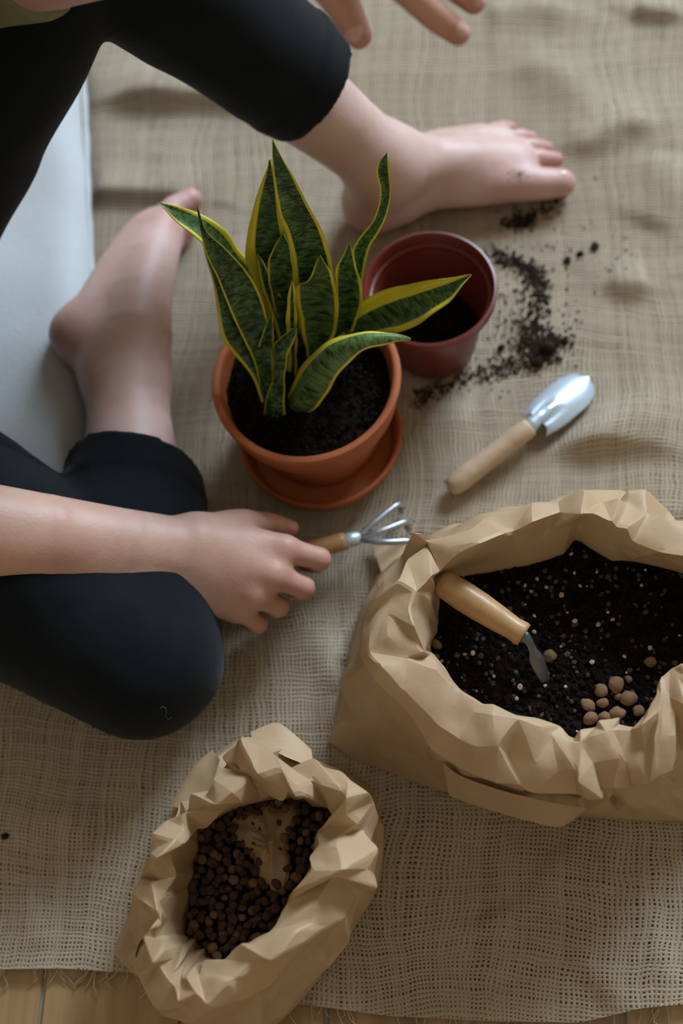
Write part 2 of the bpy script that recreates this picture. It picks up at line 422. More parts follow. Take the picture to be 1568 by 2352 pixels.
MAT = dict(
    burlap=mat_burlap(),
    plank=mat_wood('pine_boards', (.22, .125, .05), (.34, .215, .10), (.44, .30, .155), (34, 1.6, 34), .45),
    joint=simple('joint_filler', (.34, .34, .33), (.42, .42, .41), 30, .8),
    handle=mat_wood('beech_wood', (.36, .195, .072), (.43, .25, .10), (.49, .30, .13), (40, 40, 40), .45, .1),
    palehandle=mat_wood('weathered_ash', (.40, .27, .17), (.48, .345, .23), (.55, .41, .285), (40, 40, 40), .55),
    paper=mat_paper(), leaf=mat_leaf(), skin=mat_skin(), denim=mat_denim(), terracotta=mat_terracotta(),
    plastic=simple('red_brown_plastic', (.125, .022, .014), (.165, .030, .020), 9, .36, .05, 200),
    soil=mat_soil(), drysoil=mat_soil('spilled_soil', (.012, .009, .007), (.05, .035, .024)),
    perlite=simple('perlite', (.36, .28, .24), (.62, .52, .46), 200, .8, .4, 600),
    granule=simple('grey_granule', (.022, .017, .015), (.07, .055, .048), 150, .8, .4, 400),
    clay=simple('expanded_clay', (.20, .105, .05), (.36, .22, .12), 120, .9, .5, 420),
    clay_d=simple('dusty_clay', (.07, .040, .022), (.14, .085, .05), 120, .9, .5, 420),
    steel=simple('pale_blue_steel', (.50, .62, .72), (.60, .71, .80), 25, .36, .04, 90, metal=.45),
    darksteel=simple('dark_steel', (.10, .105, .11), (.16, .165, .17), 40, .42, .1, 120, metal=.7),
    tine=simple('galvanised_wire', (.30, .32, .34), (.42, .45, .48), 60, .38, .1, 200, metal=.8),
    cushion=simple('pale_grey_cotton', (.48, .51, .53), (.57, .60, .62), 7, .9, .25, 260, sheen=.15),
    shirt=simple('olive_cotton', (.15, .15, .07), (.22, .21, .105), 18, .9, .4, 220, sheen=.1),
    nail=simple('nail', (.58, .34, .29), (.64, .40, .35), 60, .25, 0, spec=.6),
    hair=simple('brown_hair', (.05, .03, .018), (.10, .06, .035), 60, .5, .5, 200),
    eye=simple('eye_white', (.75, .73, .70), (.8, .78, .75), 30, .2),
    lint=simple('grey_lint', (.06, .065, .07), (.10, .105, .11), 80, .9),
)

# ------------------------------------------------------------------ floor
xa = at(95, 2300, 0)[0]; xb = at(1432, 2335, 0)[0]; PW = (xb-xa)/4
floor = obj('floor', [(-1.7, -1.3, -.02), (1.7, -1.3, -.02), (1.7, 2.3, -.02), (-1.7, 2.3, -.02), (-1.7, -1.3, -.004), (1.7, -1.3, -.004), (1.7, 2.3, -.004), (-1.7, 2.3, -.004)],
            [(3, 2, 1, 0), (4, 5, 6, 7), (0, 1, 5, 4), (1, 2, 6, 5), (2, 3, 7, 6), (3, 0, 4, 7)], MAT['joint'], smooth=False)
tag(floor, kind='structure')
def board_mesh(w, l):
    b = .0012; v = []; f = []
    for (e, z) in ((0, -.004), (0, -b), (b, 0)):
        v += [(-w/2+e, -l/2+e, z), (w/2-e, -l/2+e, z), (w/2-e, l/2-e, z), (-w/2+e, l/2-e, z)]
    for k in (0, 4): f += [(k+i, k+(i+1) % 4, k+4+(i+1) % 4, k+4+i) for i in range(4)]
    f += [(8, 9, 10, 11), (3, 2, 1, 0)]
    me = bpy.data.meshes.new('plank'); me.from_pydata(v, [], f); me.update(); me.materials.append(MAT['plank']); return me
bm_long = board_mesh(PW-.0032, 1.788)
i0 = int(math.floor((-1.65-xa)/PW)); i1 = int(math.ceil((1.65-xa)/PW))
for i in range(i0, i1):
    for y in (-.40, 1.39):
        o = bpy.data.objects.new('plank', bm_long); col.objects.link(o)
        o.location = (xa+(i+.5)*PW, y, 0); o.parent = floor

# ------------------------------------------------------------------ burlap cloth
edge_px = [(-500, 2215), (0, 2228), (150, 2226), (300, 2236), (480, 2268), (670, 2305), (900, 2335), (1150, 2348), (1330, 2350), (1400, 2335), (1470, 2318), (1568, 2308), (1800, 2300)]
ew = np.array([at(x, y, .004) for x, y in edge_px])
NX, NY = 300, 360
xs = np.linspace(-.62, .78, NX)
ybot = np.interp(xs, ew[:, 0], ew[:, 1])
YT = 1.15
tt = np.linspace(0, 1, NY)
GX = np.repeat(xs[None, :], NY, 0); GY = ybot[None, :]+(YT-ybot[None, :])*tt[:, None]
pp = np.stack([GX.ravel(), GY.ravel(), np.zeros(GX.size)], 1)
def poly_dist(P, line):
    """signed side distance and closeness to a polyline on the floor"""
    best = np.full(len(P), 1e9); side = np.zeros(len(P)); along = np.zeros(len(P))
    for k in range(len(line)-1):
        a, b = line[k][:2], line[k+1][:2]; ab = b-a; L = np.linalg.norm(ab)
        t = np.clip(((P[:, :2]-a)@ab)/L**2, 0, 1); w = P[:, :2]-a-t[:, None]*ab; d = np.linalg.norm(w, axis=1)
        s = np.sign(ab[0]*w[:, 1]-ab[1]*w[:, 0]); m = d < best
        best = np.where(m, d, best); side = np.where(m, s, side); along = np.where(m, (k+t)/(len(line)-1), along)
    return best*side, along
hz = .004+.0025*(fbm(pp*6+3, 3, 11)+1)*.7+.0016*(fbm(pp*16, 2, 21)+1)
# ridges: photo polyline, height, half width uphill, half width downhill (towards the viewer)
RIDGES = [
    ([(1130, 1068), (1180, 1045), (1250, 1025), (1400, 1016), (1500, 1022), (1600, 1040)], .020, .050, .013),
    ([(185, 238), (330, 232), (480, 236), (640, 250), (740, 262)], .017, .045, .014),
    ([(190, 446), (280, 446), (380, 452), (470, 470)], .014, .040, .012),
    ([(385, 992), (450, 985), (520, 1010)], .012, .025, .02),
    ([(1440, 30), (1500, 40), (1580, 44)], .014, .02, .008),
    ([(1110, 50), (1150, 36), (1230, 30), (1340, 40)], .010, .016, .02),
    ([(1180, 120), (1250, 175), (1330, 250), (1400, 290)], .009, .03, .03),
    ([(1270, 330), (1350, 335), (1430, 300), (1530, 290)], .013, .03, .018),
    ([(1380, 650), (1440, 668), (1500, 655)], .012, .03, .014),
    ([(1470, 545), (1520, 470), (1568, 350)], .012, .03, .03),
    ([(655, 1400), (700, 1440), (745, 1520), (790, 1600)], .013, .02, .018),
    ([(900, 980), (1000, 955), (1100, 960)], .006, .03, .03),
    ([(1240, 1960), (1330, 2030), (1420, 2060)], .008, .03, .03),
    ([(1120, 2080), (1160, 2160), (1180, 2260)], .009, .02, .02),
    ([(0, 1900), (140, 1880), (260, 1930)], .009, .03, .02),
    ([(60, 2020), (90, 2120), (95, 2200)], .007, .015, .015),
    ([(1340, 2300), (1430, 2200), (1568, 2170)], .014, .05, .03),
    ([(1130, 800), (1300, 830), (1420, 900)], .006, .05, .04),
]
for line, hh, wu, wd in RIDGES:
    L = [at(x, y, .004) for x, y in line]
    d, al = poly_dist(pp, L)
    wob = 1+.35*vnoise(pp*18, 31)
    prof = np.where(d > 0, np.exp(-(d/wu)**2), np.exp(-(d/(wd))**2))
    hz = hz+hh*prof*np.clip(np.sin(np.pi*np.clip(al, .06, .94))*1.6, 0, 1)*wob
# the cloth is pressed flat where things rest on it
PRESS = [(740, 1005, .085, .075), (1000, 790, .06, .05), (960, 440, .12, .06), (350, 1500, .12, .1), (290, 900, .08, .08)]
for x, y, r1, r2 in PRESS:
    c = at(x, y, 0); d = np.hypot(pp[:, 0]-c[0], pp[:, 1]-c[1])
    hz = np.where(d < r1*1.6, .0045+(hz-.0045)*np.clip((d-r1)/(r1*.6), 0, 1), hz)
CA = at(190, 240, .03); CB = at(206, 640, .03); CSL = (CB[0]-CA[0])/(CB[1]-CA[1])
def cush_x(y): return CA[0]+(y-CA[1])*CSL
cy0 = at(190, 1330, 0)[1]
fl = np.clip((pp[:, 0]-(cush_x(pp[:, 1])-.01))/.02, 0, 1); fl = np.where(pp[:, 1] < cy0-.02, 1, fl)
hz = .003+(hz-.003)*fl
def in_poly(P, poly):
    c = np.zeros(len(P), bool); m = len(poly)
    for i in range(m):
        a = poly[i]; b = poly[i-1]; k = (a[1] > P[:, 1]) != (b[1] > P[:, 1])
        xx = (b[0]-a[0])*(P[:, 1]-a[1])/(b[1]-a[1]+1e-12)+a[0]; c ^= k & (P[:, 0] < xx)
    return c
for poly in ([(755, 1712), (1020, 1818), (1280, 1868), (1640, 1888), (1850, 1800), (1900, 1500), (1800, 1320), (1500, 1180), (1060, 1215), (930, 1250), (815, 1440)], [(262, 2187), (420, 1840), (530, 1705), (650, 1690), (840, 1800), (880, 1970), (760, 2210), (590, 2390), (450, 2360), (300, 2230)]):
    w = np.array([at(x, y, 0) for x, y in poly]); c = w.mean(0); m = in_poly(pp, c+(w-c)*1.02); hz = np.where(m, np.minimum(hz, .0055), hz)
dt_, _ = poly_dist(pp, [at(1020, 1132, 0), at(1216, 985, 0), at(1360, 865, 0)]); kt_ = np.clip((np.abs(dt_)-.018)/.045, 0, 1); kt_ = kt_*kt_*(3-2*kt_)
hz = np.minimum(hz, .0075)*(1-kt_)+hz*kt_
# frayed free edge rises and falls a little
edge = np.clip(1-(tt*(YT-ybot.mean()))/.05, 0, 1)
hz = hz+(np.repeat(edge[:, None], NX, 1).ravel()**2)*.002*(1+vnoise(pp*25, 61))
burlap = obj('burlap_cloth', np.stack([pp[:, 0], pp[:, 1], hz], 1), grid_faces(NX, NY), MAT['burlap'], uv=pp[:, :2])
tag(burlap, 'rumpled beige open-weave burlap cloth spread over the wooden floor', 'cloth')
# loose threads along the free edge
fv = []; ff = []
for k in range(120):
    x = rng.uniform(-.45, .45); y = float(np.interp(x, xs, ybot)); L = rng.uniform(.006, .02); a = -math.pi/2+rng.uniform(-.7, .7)
    p = [np.array([x+math.cos(a+.6*t*rng.uniform(-1, 1))*L*t, y+.004+math.sin(a)*(L+.004)*t, .0055-.003*t]) for t in (0, .35, .7, 1)]
    v, f = tube(p, [.0005]*4, 5); ff += [tuple(i+len(fv) for i in q) for q in f]; fv += v
fr = obj('frayed_threads', fv, ff, simple('jute_thread', (.42, .33, .22), (.52, .44, .32), 80, .9), burlap); tag(fr, 'loose frayed threads', kind='stuff')

# surface height of the cloth, for resting things on it
def cloth_z(x, y):
    i = int(np.clip(round((x-xs[0])/(xs[1]-xs[0])), 0, NX-1)); t = (y-ybot[i])/(YT-ybot[i]); j = int(np.clip(round(t*(NY-1)), 0, NY-1))
    return float(hz[j*NX+i])

# ------------------------------------------------------------------ floor cushion
def cushion():
    x1 = 0.0; x0 = -.85; y0 = cy0; y1 = 1.05; H = .042
    nu, nv = 90, 90; v = []
    U, V = np.meshgrid(np.linspace(-1, 1, nu), np.linspace(-1, 1, nv))
    e = np.maximum(np.abs(U), np.abs(V))
    def prof(e): return np.clip(1-np.clip((e-.90)/.10, 0, 1)**2.4, 0, 1)**.5
    top = prof(np.abs(U))*prof(np.abs(V))
    X = (x0+x1)/2+U*(x1-x0)/2; Y = (y0+y1)/2+V*(y1-y0)/2
    P = np.stack([X.ravel(), Y.ravel(), np.zeros(X.size)], 1)
    nz = (.007*fbm(P*5, 3, 71)+.005*crease(P*5, 72, 3)).reshape(X.shape)*top
    X = X+cush_x(Y)+.003*vnoise(P*14, 3).reshape(X.shape)*(np.abs(U) > .9)
    Zt = .006+H*.5+(H*.5*top+nz); Zb = .006+H*.5-H*.45*np.sqrt(top)
    vt = np.stack([X.ravel(), Y.ravel(), Zt.ravel()], 1); vb = np.stack([X.ravel(), Y.ravel(), Zb.ravel()], 1)
    f = grid_faces(nu, nv); n = len(vt)
    ff = f+[tuple(i+n for i in reversed(q)) for q in f]
    for i in range(nu-1): ff += [(i, i+n, i+1+n, i+1), ((nv-1)*nu+i+1, (nv-1)*nu+i+1+n, (nv-1)*nu+i+n, (nv-1)*nu+i)]
    for j in range(nv-1): ff += [((j+1)*nu, (j+1)*nu+n, j*nu+n, j*nu), (j*nu+nu-1, j*nu+nu-1+n, (j+1)*nu+nu-1+n, (j+1)*nu+nu-1)]
    root = empty('floor_cushion', (cush_x((y0+y1)/2)-.4, (y0+y1)/2, 0))
    tag(root, 'pale grey floor cushion under the seated person, edge lying on the burlap', 'cushion')
    obj('cover', np.vstack([vt, vb]), ff, MAT['cushion'], root)
    zz = .006+H*.5
    pts = [(cush_x(y0+.03+(y1-y0-.06)*t)+.001, y0+.03+(y1-y0-.06)*t, zz+.0015*math.sin(t*40)) for t in np.linspace(0, 1, 60)]
    v2, f2 = tube(pts, [.0035+.0006*math.sin(i*2.1) for i in range(60)], 8); obj('piped_seam', v2, f2, MAT['cushion'], root)
cushion()

# ------------------------------------------------------------------ soil surfaces and crumbs
def icos(seed, r=1.0, rough=.25, sub=1):
    bm = bmesh.new(); bmesh.ops.create_icosphere(bm, subdivisions=sub, radius=1)
    v = np.array([p.co[:] for p in bm.verts]); f = [[q.index for q in p.verts] for p in bm.faces]; bm.free()
    rs = np.random.RandomState(seed); n = vnoise(v*1.3+rs.rand(3)*20, seed)+.5*vnoise(v*2.9+rs.rand(3)*20, seed+1)
    return v*(1+rough*n)[:, None]*r*(1+.25*rs.randn(3)*.5), f
CR = [icos(i, 1, .35, 1) for i in range(6)]
def crumbs(name, spots, mat, parent=None, label=None):
    """many tiny grains joined into one uncountable part"""
    vs = []; fs = []; n = 0
    for (x, y, z, r) in spots:
        v, f = CR[rng.randrange(6)]; a = rng.uniform(0, 6.3); c, s = math.cos(a), math.sin(a)
        w = v*r; w = np.stack([w[:, 0]*c-w[:, 1]*s, w[:, 0]*s+w[:, 1]*c, w[:, 2]*.8], 1)+[x, y, z]
        vs.append(w); fs += [[i+n for i in q] for q in f]; n += len(v)
    o = obj(name, np.vstack(vs), fs, mat, parent, smooth=False); tag(o, label, kind='stuff'); return o
def soil_disc(name, c, R, z, parent, amp=.004, n=72, rings=26, seed=1):
    v = [(c[0], c[1], z)]; f = []
    for j in range(1, rings+1):
        for i in range(n):
            t = 2*math.pi*i/n; r = R*j/rings; v.append((c[0]+r*math.cos(t), c[1]+r*math.sin(t), z))
    f += [(0, 1+i, 1+(i+1) % n) for i in range(n)]
    for j in range(rings-1):
        for i in range(n):
            a = 1+j*n+i; b = 1+j*n+(i+1) % n; f.append((a, a+n, b+n, b))
    V = np.array(v); V[:, 2] += amp*fbm(V*45, 4, seed); return obj(name, V, f, MAT['soil'], parent)

# ------------------------------------------------------------------ potted snake plant
RIM_Z = .125
pc = at(702, 866, RIM_Z); PR = .0826
plant = empty('potted_snake_plant', (pc[0], pc[1], .012))
tag(plant, 'snake plant with yellow-edged banded leaves in a round terracotta pot', 'potted plant')
prof = [(0, .0135), (.050, .0135), (.0545, .0145), (.056, .018), (.0625, .055), (.0675, .083), (.0690, .0885), (.0745, .0895), (.0770, .0925), (.0815, .119), (.0826, .1225), (.0815, .125), (.0785, .1255), (.0758, .1245), (.0745, .121), (.0725, .108), (.070, .09), (0, .088)]
v, f = lathe(prof, 96, (pc[0], pc[1], 0)); obj('pot', v, f, MAT['terracotta'], plant, sharp=50)
SOIL_Z = .104
soil = soil_disc('soil', pc, .0728, SOIL_Z, plant, .004)
sp = []
for k in range(900):
    a = rng.uniform(0, 6.283); r = .072*math.sqrt(rng.random()); sp.append((pc[0]+r*math.cos(a), pc[1]+r*math.sin(a), SOIL_Z+.002+rng.uniform(-.001, .003), rng.uniform(.0007, .0028)))
crumbs('soil_crumbs', sp, MAT['soil'], soil)
# leaves: left edge and right edge from base to tip in crop pixels of the photo, heights (base, middle, tip), curl, margin
def LP(l): return [(340+x/1.9122, 300+y/1.9122) for x, y in l]
LEAVES = [
    # tall one at the back centre
    dict(L=[(690, 930), (672, 820), (652, 720), (642, 640), (632, 545), (606, 450), (575, 380), (556, 260), (545, 140), (546, 40)],
         R=[(760, 930), (800, 820), (812, 720), (812, 620), (792, 520), (752, 415), (690, 300), (625, 180), (580, 100), (550, 40)], z=(.104, .25, .345), c=.16, m=.075),
    # behind it, left
    dict(L=[(600, 900), (520, 800), (470, 700), (438, 600), (426, 550), (437, 450), (466, 320), (500, 225), (522, 165), (534, 128)],
         R=[(690, 900), (680, 800), (665, 700), (650, 600), (630, 500), (606, 410), (585, 320), (568, 240), (552, 180), (538, 130)], z=(.104, .225, .315), c=.14, m=.15),
    # dark one between those two
    dict(L=[(610, 900), (560, 800), (535, 700), (525, 620), (527, 570), (545, 525), (565, 490), (592, 452)],
         R=[(665, 900), (660, 800), (650, 700), (642, 620), (636, 565), (625, 520), (612, 485), (596, 452)], z=(.104, .19, .25), c=.12, m=.05),
    # large left leaf, inner blade
    dict(L=[(498, 1180), (482, 1080), (460, 1000), (420, 920), (360, 790), (305, 650), (262, 560), (240, 490), (224, 410), (216, 332)],
         R=[(545, 1170), (548, 1050), (540, 940), (528, 850), (508, 770), (478, 690), (420, 600), (340, 520), (262, 448), (219, 332)], z=(.104, .205, .30), c=.20, m=.04),
    # large left leaf, outer blade behind it
    dict(L=[(500, 1195), (470, 1110), (430, 1045), (380, 985), (335, 930), (313, 870), (300, 750), (276, 640), (246, 520), (232, 440)],
         R=[(540, 1150), (520, 1060), (490, 1000), (450, 900), (400, 800), (350, 700), (310, 620), (280, 560), (255, 500), (236, 440)], z=(.104, .175, .262), c=-.14, m=.09),
    # far left, tip bent outwards
    dict(L=[(560, 920), (500, 850), (430, 760), (370, 680), (310, 590), (255, 515), (190, 455), (120, 395), (75, 350), (38, 316)],
         R=[(600, 880), (570, 820), (535, 740), (500, 660), (455, 590), (400, 520), (345, 445), (240, 368), (130, 334), (40, 312)], z=(.104, .21, .262), c=.16, m=.11, p=.03),
    # narrow, centre left
    dict(L=[(580, 930), (558, 860), (530, 775), (505, 700), (492, 640), (483, 585), (477, 543)],
         R=[(640, 920), (625, 850), (608, 765), (575, 715), (545, 660), (512, 585), (480, 543)], z=(.104, .17, .228), c=.2, m=.12),
    # bright one in the centre
    dict(L=[(700, 1010), (690, 950), (668, 860), (650, 760), (645, 692), (685, 668), (716, 632), (736, 584), (754, 547)],
         R=[(760, 1010), (790, 950), (822, 890), (836, 800), (830, 715), (810, 640), (785, 596), (772, 570), (758, 547)], z=(.104, .18, .25), c=.18, m=.075, p=.035),
    # right, upright
    dict(L=[(800, 950), (812, 880), (822, 800), (822, 720), (820, 650), (830, 590), (862, 535), (884, 484)],
         R=[(870, 940), (905, 860), (935, 780), (942, 710), (928, 640), (912, 585), (896, 530), (887, 484)], z=(.104, .18, .242), c=.14, m=.08),
    # right, twisted tip
    dict(L=[(830, 900), (870, 780), (895, 680), (900, 590), (895, 525), (940, 455), (985, 395), (1012, 320), (1014, 250), (1002, 190), (1010, 140), (1044, 104)],
         R=[(900, 900), (925, 780), (938, 680), (950, 600), (975, 510), (1008, 455), (1042, 390), (1060, 325), (1068, 255), (1062, 190), (1055, 150), (1049, 104)], z=(.104, .215, .30), c=.22, m=.10),
    # wide leaf reaching right over the plastic pot
    dict(L=[(800, 960), (826, 880), (845, 830), (890, 785), (960, 736), (1060, 692), (1180, 668), (1300, 648), (1380, 638), (1419, 632)],
         R=[(860, 1000), (930, 940), (1000, 905), (1060, 890), (1110, 884), (1200, 842), (1300, 770), (1350, 722), (1388, 676), (1420, 634)], z=(.104, .175, .215), c=.20, m=.20, r=.12, p=.02),
    # front right, arching over
    dict(L=[(612, 1158), (625, 1128), (652, 1078), (692, 1010), (750, 955), (820, 912), (900, 890), (1000, 884), (1085, 890), (1150, 916)],
         R=[(700, 1242), (745, 1215), (775, 1170), (820, 1100), (870, 1030), (925, 982), (985, 952), (1050, 938), (1105, 928), (1150, 920)], z=(.104, .185, .185), c=-.26, m=.17, r=.035, p=.07),
    # small front leaf
    dict(L=[(508, 1245), (515, 1185), (540, 1110), (556, 1050), (548, 1000), (550, 945), (585, 905), (622, 878), (650, 858)],
         R=[(602, 1250), (600, 1180), (601, 1100), (606, 1035), (616, 985), (632, 940), (648, 900), (655, 880), (654, 858)], z=(.104, .15, .19), c=-.2, m=.05),
    # thin edge-on leaf in the middle
    dict(L=[(615, 1060), (612, 980), (606, 880), (608, 800), (612, 740), (622, 690), (631, 657)],
         R=[(648, 1085), (652, 1000), (655, 900), (652, 800), (648, 730), (642, 690), (634, 657)], z=(.104, .17, .225), c=.3, m=.22),
    # small dark leaf left of the middle
    dict(L=[(505, 1120), (482, 1020), (484, 950), (505, 885), (525, 835), (543, 778)],
         R=[(545, 1120), (552, 1020), (552, 940), (550, 880), (548, 830), (547, 778)], z=(.104, .155, .20), c=.25, m=.06),
]
def leaf(d):
    n, m = 40, 13
    Lp = arc(LP(d['L']), n); Rp = arc(LP(d['R']), n); z0, zm, z1 = d['z']
    t = np.linspace(0, 1, n); zz = z0*(2*t*t-3*t+1)+zm*(4*t-4*t*t)+z1*(2*t*t-t)
    A = np.array([at(Lp[i, 0], Lp[i, 1], zz[i]) for i in range(n)]); Bp = np.array([at(Rp[i, 0], Rp[i, 1], zz[i]) for i in range(n)])
    mid = (A+Bp)/2; T = np.gradient(mid, axis=0); X = Bp-A
    Nn = np.cross(X, T); Nn /= np.linalg.norm(Nn, axis=1)[:, None]+1e-9
    if (Nn*(CP-mid)).sum() < 0: Nn = -Nn
    W = np.linalg.norm(X, axis=1)
    V = []; UV = []
    for i in range(n):
        for k in range(m):
            u = k/(m-1); s = 2*u-1
            p = A[i]+(Bp[i]-A[i])*u-Nn[i]*d['c']*W[i]*(1-s*s)+Nn[i]*.0012*math.sin(t[i]*23+u*2+len(d['L']))*abs(s)
            V.append(p); UV.append((u, t[i]*np.linalg.norm(np.diff(mid, axis=0), axis=1).sum()/.25))
    V = np.array(V); Nv = np.repeat(Nn, m, 0); s = np.tile(np.linspace(-1, 1, m), n); th = (.0011*(1-.75*s*s))[:, None]
    f = grid_faces(m, n); K = len(V)
    F = f+[tuple(i+K for i in reversed(q)) for q in f]
    for i in range(n-1): F += [(i*m, (i+1)*m, (i+1)*m+K, i*m+K), ((i+1)*m+m-1, i*m+m-1, i*m+m-1+K, (i+1)*m+m-1+K)]
    o = obj('leaf', np.vstack([V+Nv*th, V-Nv*th]), F, MAT['leaf'], plant, uv=np.array(UV+UV)); o['pale'] = d.get('p', 0.0)+.015; o['margin'] = d['m']*1.4; o['margin_right'] = d.get('r', d['m'])*1.4
    return o
for d in LEAVES: leaf(d)

# saucer
sc_c = at(738, 1004, .034); sc_c = sc_c*.65+pc*.35
v, f = lathe([(0, .0065), (.055, .0065), (.064, .007), (.0715, .019), (.0755, .0325), (.0748, .0350), (.0725, .0350), (.0705, .0320), (.064, .0135), (0, .0125)], 96, (sc_c[0], sc_c[1], 0))
s = obj('saucer', v, f, MAT['terracotta'], sharp=60); tag(s, 'shallow terracotta saucer under the snake plant pot', 'saucer')

# ------------------------------------------------------------------ empty plastic nursery pot
NPZ = .108
nc = at(986, 660, NPZ)
npot = empty('nursery_pot', (nc[0], nc[1], .008)); tag(npot, 'empty red-brown plastic nursery pot with a little soil inside, behind the terracotta pot', 'plant pot')
v, f = lathe([(0, .009), (.038, .009), (.040, .011), (.0525, .094), (.0575, .0955), (.0600, .0975), (.0606, .105), (.0600, .1075), (.0580, .108), (.0565, .1065), (.0555, .096), (.0525, .091), (.0512, .088), (.0385, .0125), (0, .012)], 96, (nc[0], nc[1], 0))
obj('body', v, f, MAT['plastic'], npot, sharp=45)
ns = soil_disc('soil', nc, .0425, .036, npot, .006, 48, 14, 5)
crumbs('soil_crumbs', [(nc[0]+.041*math.sqrt(q)*math.cos(a), nc[1]+.041*math.sqrt(q)*math.sin(a), .038+rng.uniform(0, .003), rng.uniform(.0008, .003)) for q, a in [(rng.random(), rng.uniform(0, 6.283)) for k in range(250)]], MAT['soil'], ns)

# ------------------------------------------------------------------ hand trowel lying on the cloth
def lerp(a, b, t): return np.asarray(a, float)*(1-t)+np.asarray(b, float)*t
def hand_trowel():
    e0 = at(1030, 1124, .0195); e1 = at(1216, 980, .029); tip = at(1352, 868, .015)
    root = empty('hand_trowel', (e0[0], e0[1], .008)); tag(root, 'small garden trowel with pale steel blade and light wooden handle on the burlap', 'trowel')
    ts = [0, .02, .06, .15, .4, .7, .9, .97, 1]; rr = [.004, .0075, .0095, .0104, .0100, .0094, .0098, .0096, .0086]
    v, f = tube([lerp(e0, e1, t) for t in ts], rr, 24); obj('handle', v, f, MAT['palehandle'], root)
    ax = tip-e1; ax[2] = 0; ax /= np.linalg.norm(ax); pr = np.array([ax[1], -ax[0], 0]); Lb = np.linalg.norm((tip-e1)[:2])-.012
    b0 = e1+ax*.012
    n, m = 40, 25; V = []
    for i in range(n):
        s = i/(n-1)
        w = .0195*(min(1, .86+.14*math.sin(min(s/.35, 1)*math.pi/2)) if s < .45 else math.sqrt(max(0, 1-((s-.45)/.55)**3.2)))
        if s < .06: w *= .90+.10*math.sqrt(s/.06)
        for k in range(m):
            u = 2*k/(m-1)-1
            neck = max(0, 1-s/.42); groove = neck*(math.exp(-((u)/.22)**2)*.0055)
            z = .0175+.0075*(1-s)*.6+(.0085*(1-abs(u)**1.8))*(1-.45*s)+groove-.004*s*s-.0028*neck*math.exp(-((abs(u)-.36)/.16)**2)
            V.append(b0+ax*(s*Lb-.006*abs(u)**6*(1 if s < .02 else 0))+pr*u*w+np.array([0, 0, z-b0[2]]))
    V = np.array(V); K = len(V); f = grid_faces(m, n); F = f+[tuple(i+K for i in reversed(q)) for q in f]
    for i in range(n-1): F += [(i*m, (i+1)*m, (i+1)*m+K, i*m+K), ((i+1)*m+m-1, i*m+m-1, i*m+m-1+K, (i+1)*m+m-1+K)]
    for k in range(m-1): F += [(k+1, k, k+K, k+1+K)]
    obj('blade', np.vstack([V, V-[0, 0, .0014]]), F, MAT['steel'], root, sharp=60)
    v, f = tube([lerp(e1, b0, -.15), lerp(e1, b0, .4), lerp(e1, b0, 1)+[0, 0, .001], b0+ax*.012+[0, 0, .001]], [.0075, .0066, .0058, .004], 20); obj('neck', v, f, MAT['steel'], root)
hand_trowel()

# ------------------------------------------------------------------ hand cultivator held by the person
CV0 = at(505, 1318, .052); CV1 = at(793, 1243, .040)
def cultivator():
    root = empty('hand_cultivator', (CV0[0], CV0[1], .03)); tag(root, 'small three-pronged hand rake with wooden handle held in the hand', 'garden rake')
    ts = [0, .03, .1, .3, .6, .85, .96, 1]; rr = [.004, .0075, .0092, .0098, .0092, .0082, .0084, .0078]
    v, f = tube([lerp(CV0, CV1, t) for t in ts], rr, 20); obj('handle', v, f, MAT['handle'], root)
    ax = CV1-CV0; ax /= np.linalg.norm(ax)
    v, f = tube([CV1-ax*.002, CV1+ax*.006, CV1+ax*.0125, CV1+ax*.014], [.0072, .0066, .0058, .004], 18); obj('ferrule', v, f, MAT['steel'], root)
    st = CV1+ax*.010
    for (mx, my, mz), (px, py, pz), tz in (((860, 1200, .040), (912, 1160, .034), .007), ((870, 1222, .044), (928, 1200, .036), .007), ((875, 1245, .046), (936, 1243, .040), .028)):
        a = at(mx, my, mz); b = at(px, py, pz); c = np.array([b[0]+(b-a)[0]*.08, b[1]+(b-a)[1]*.08, tz+.002])
        pts = arc([st, a, b, lerp(b, c, .25)+[.002, 0, 0], c], 22)
        v, f = tube(pts, list(np.linspace(.0026, .0030, 16))+[.003, .0028, .0026, .0022, .0016, .0006], 10); obj('prong', v, f, MAT['tine'], root)
cultivator()

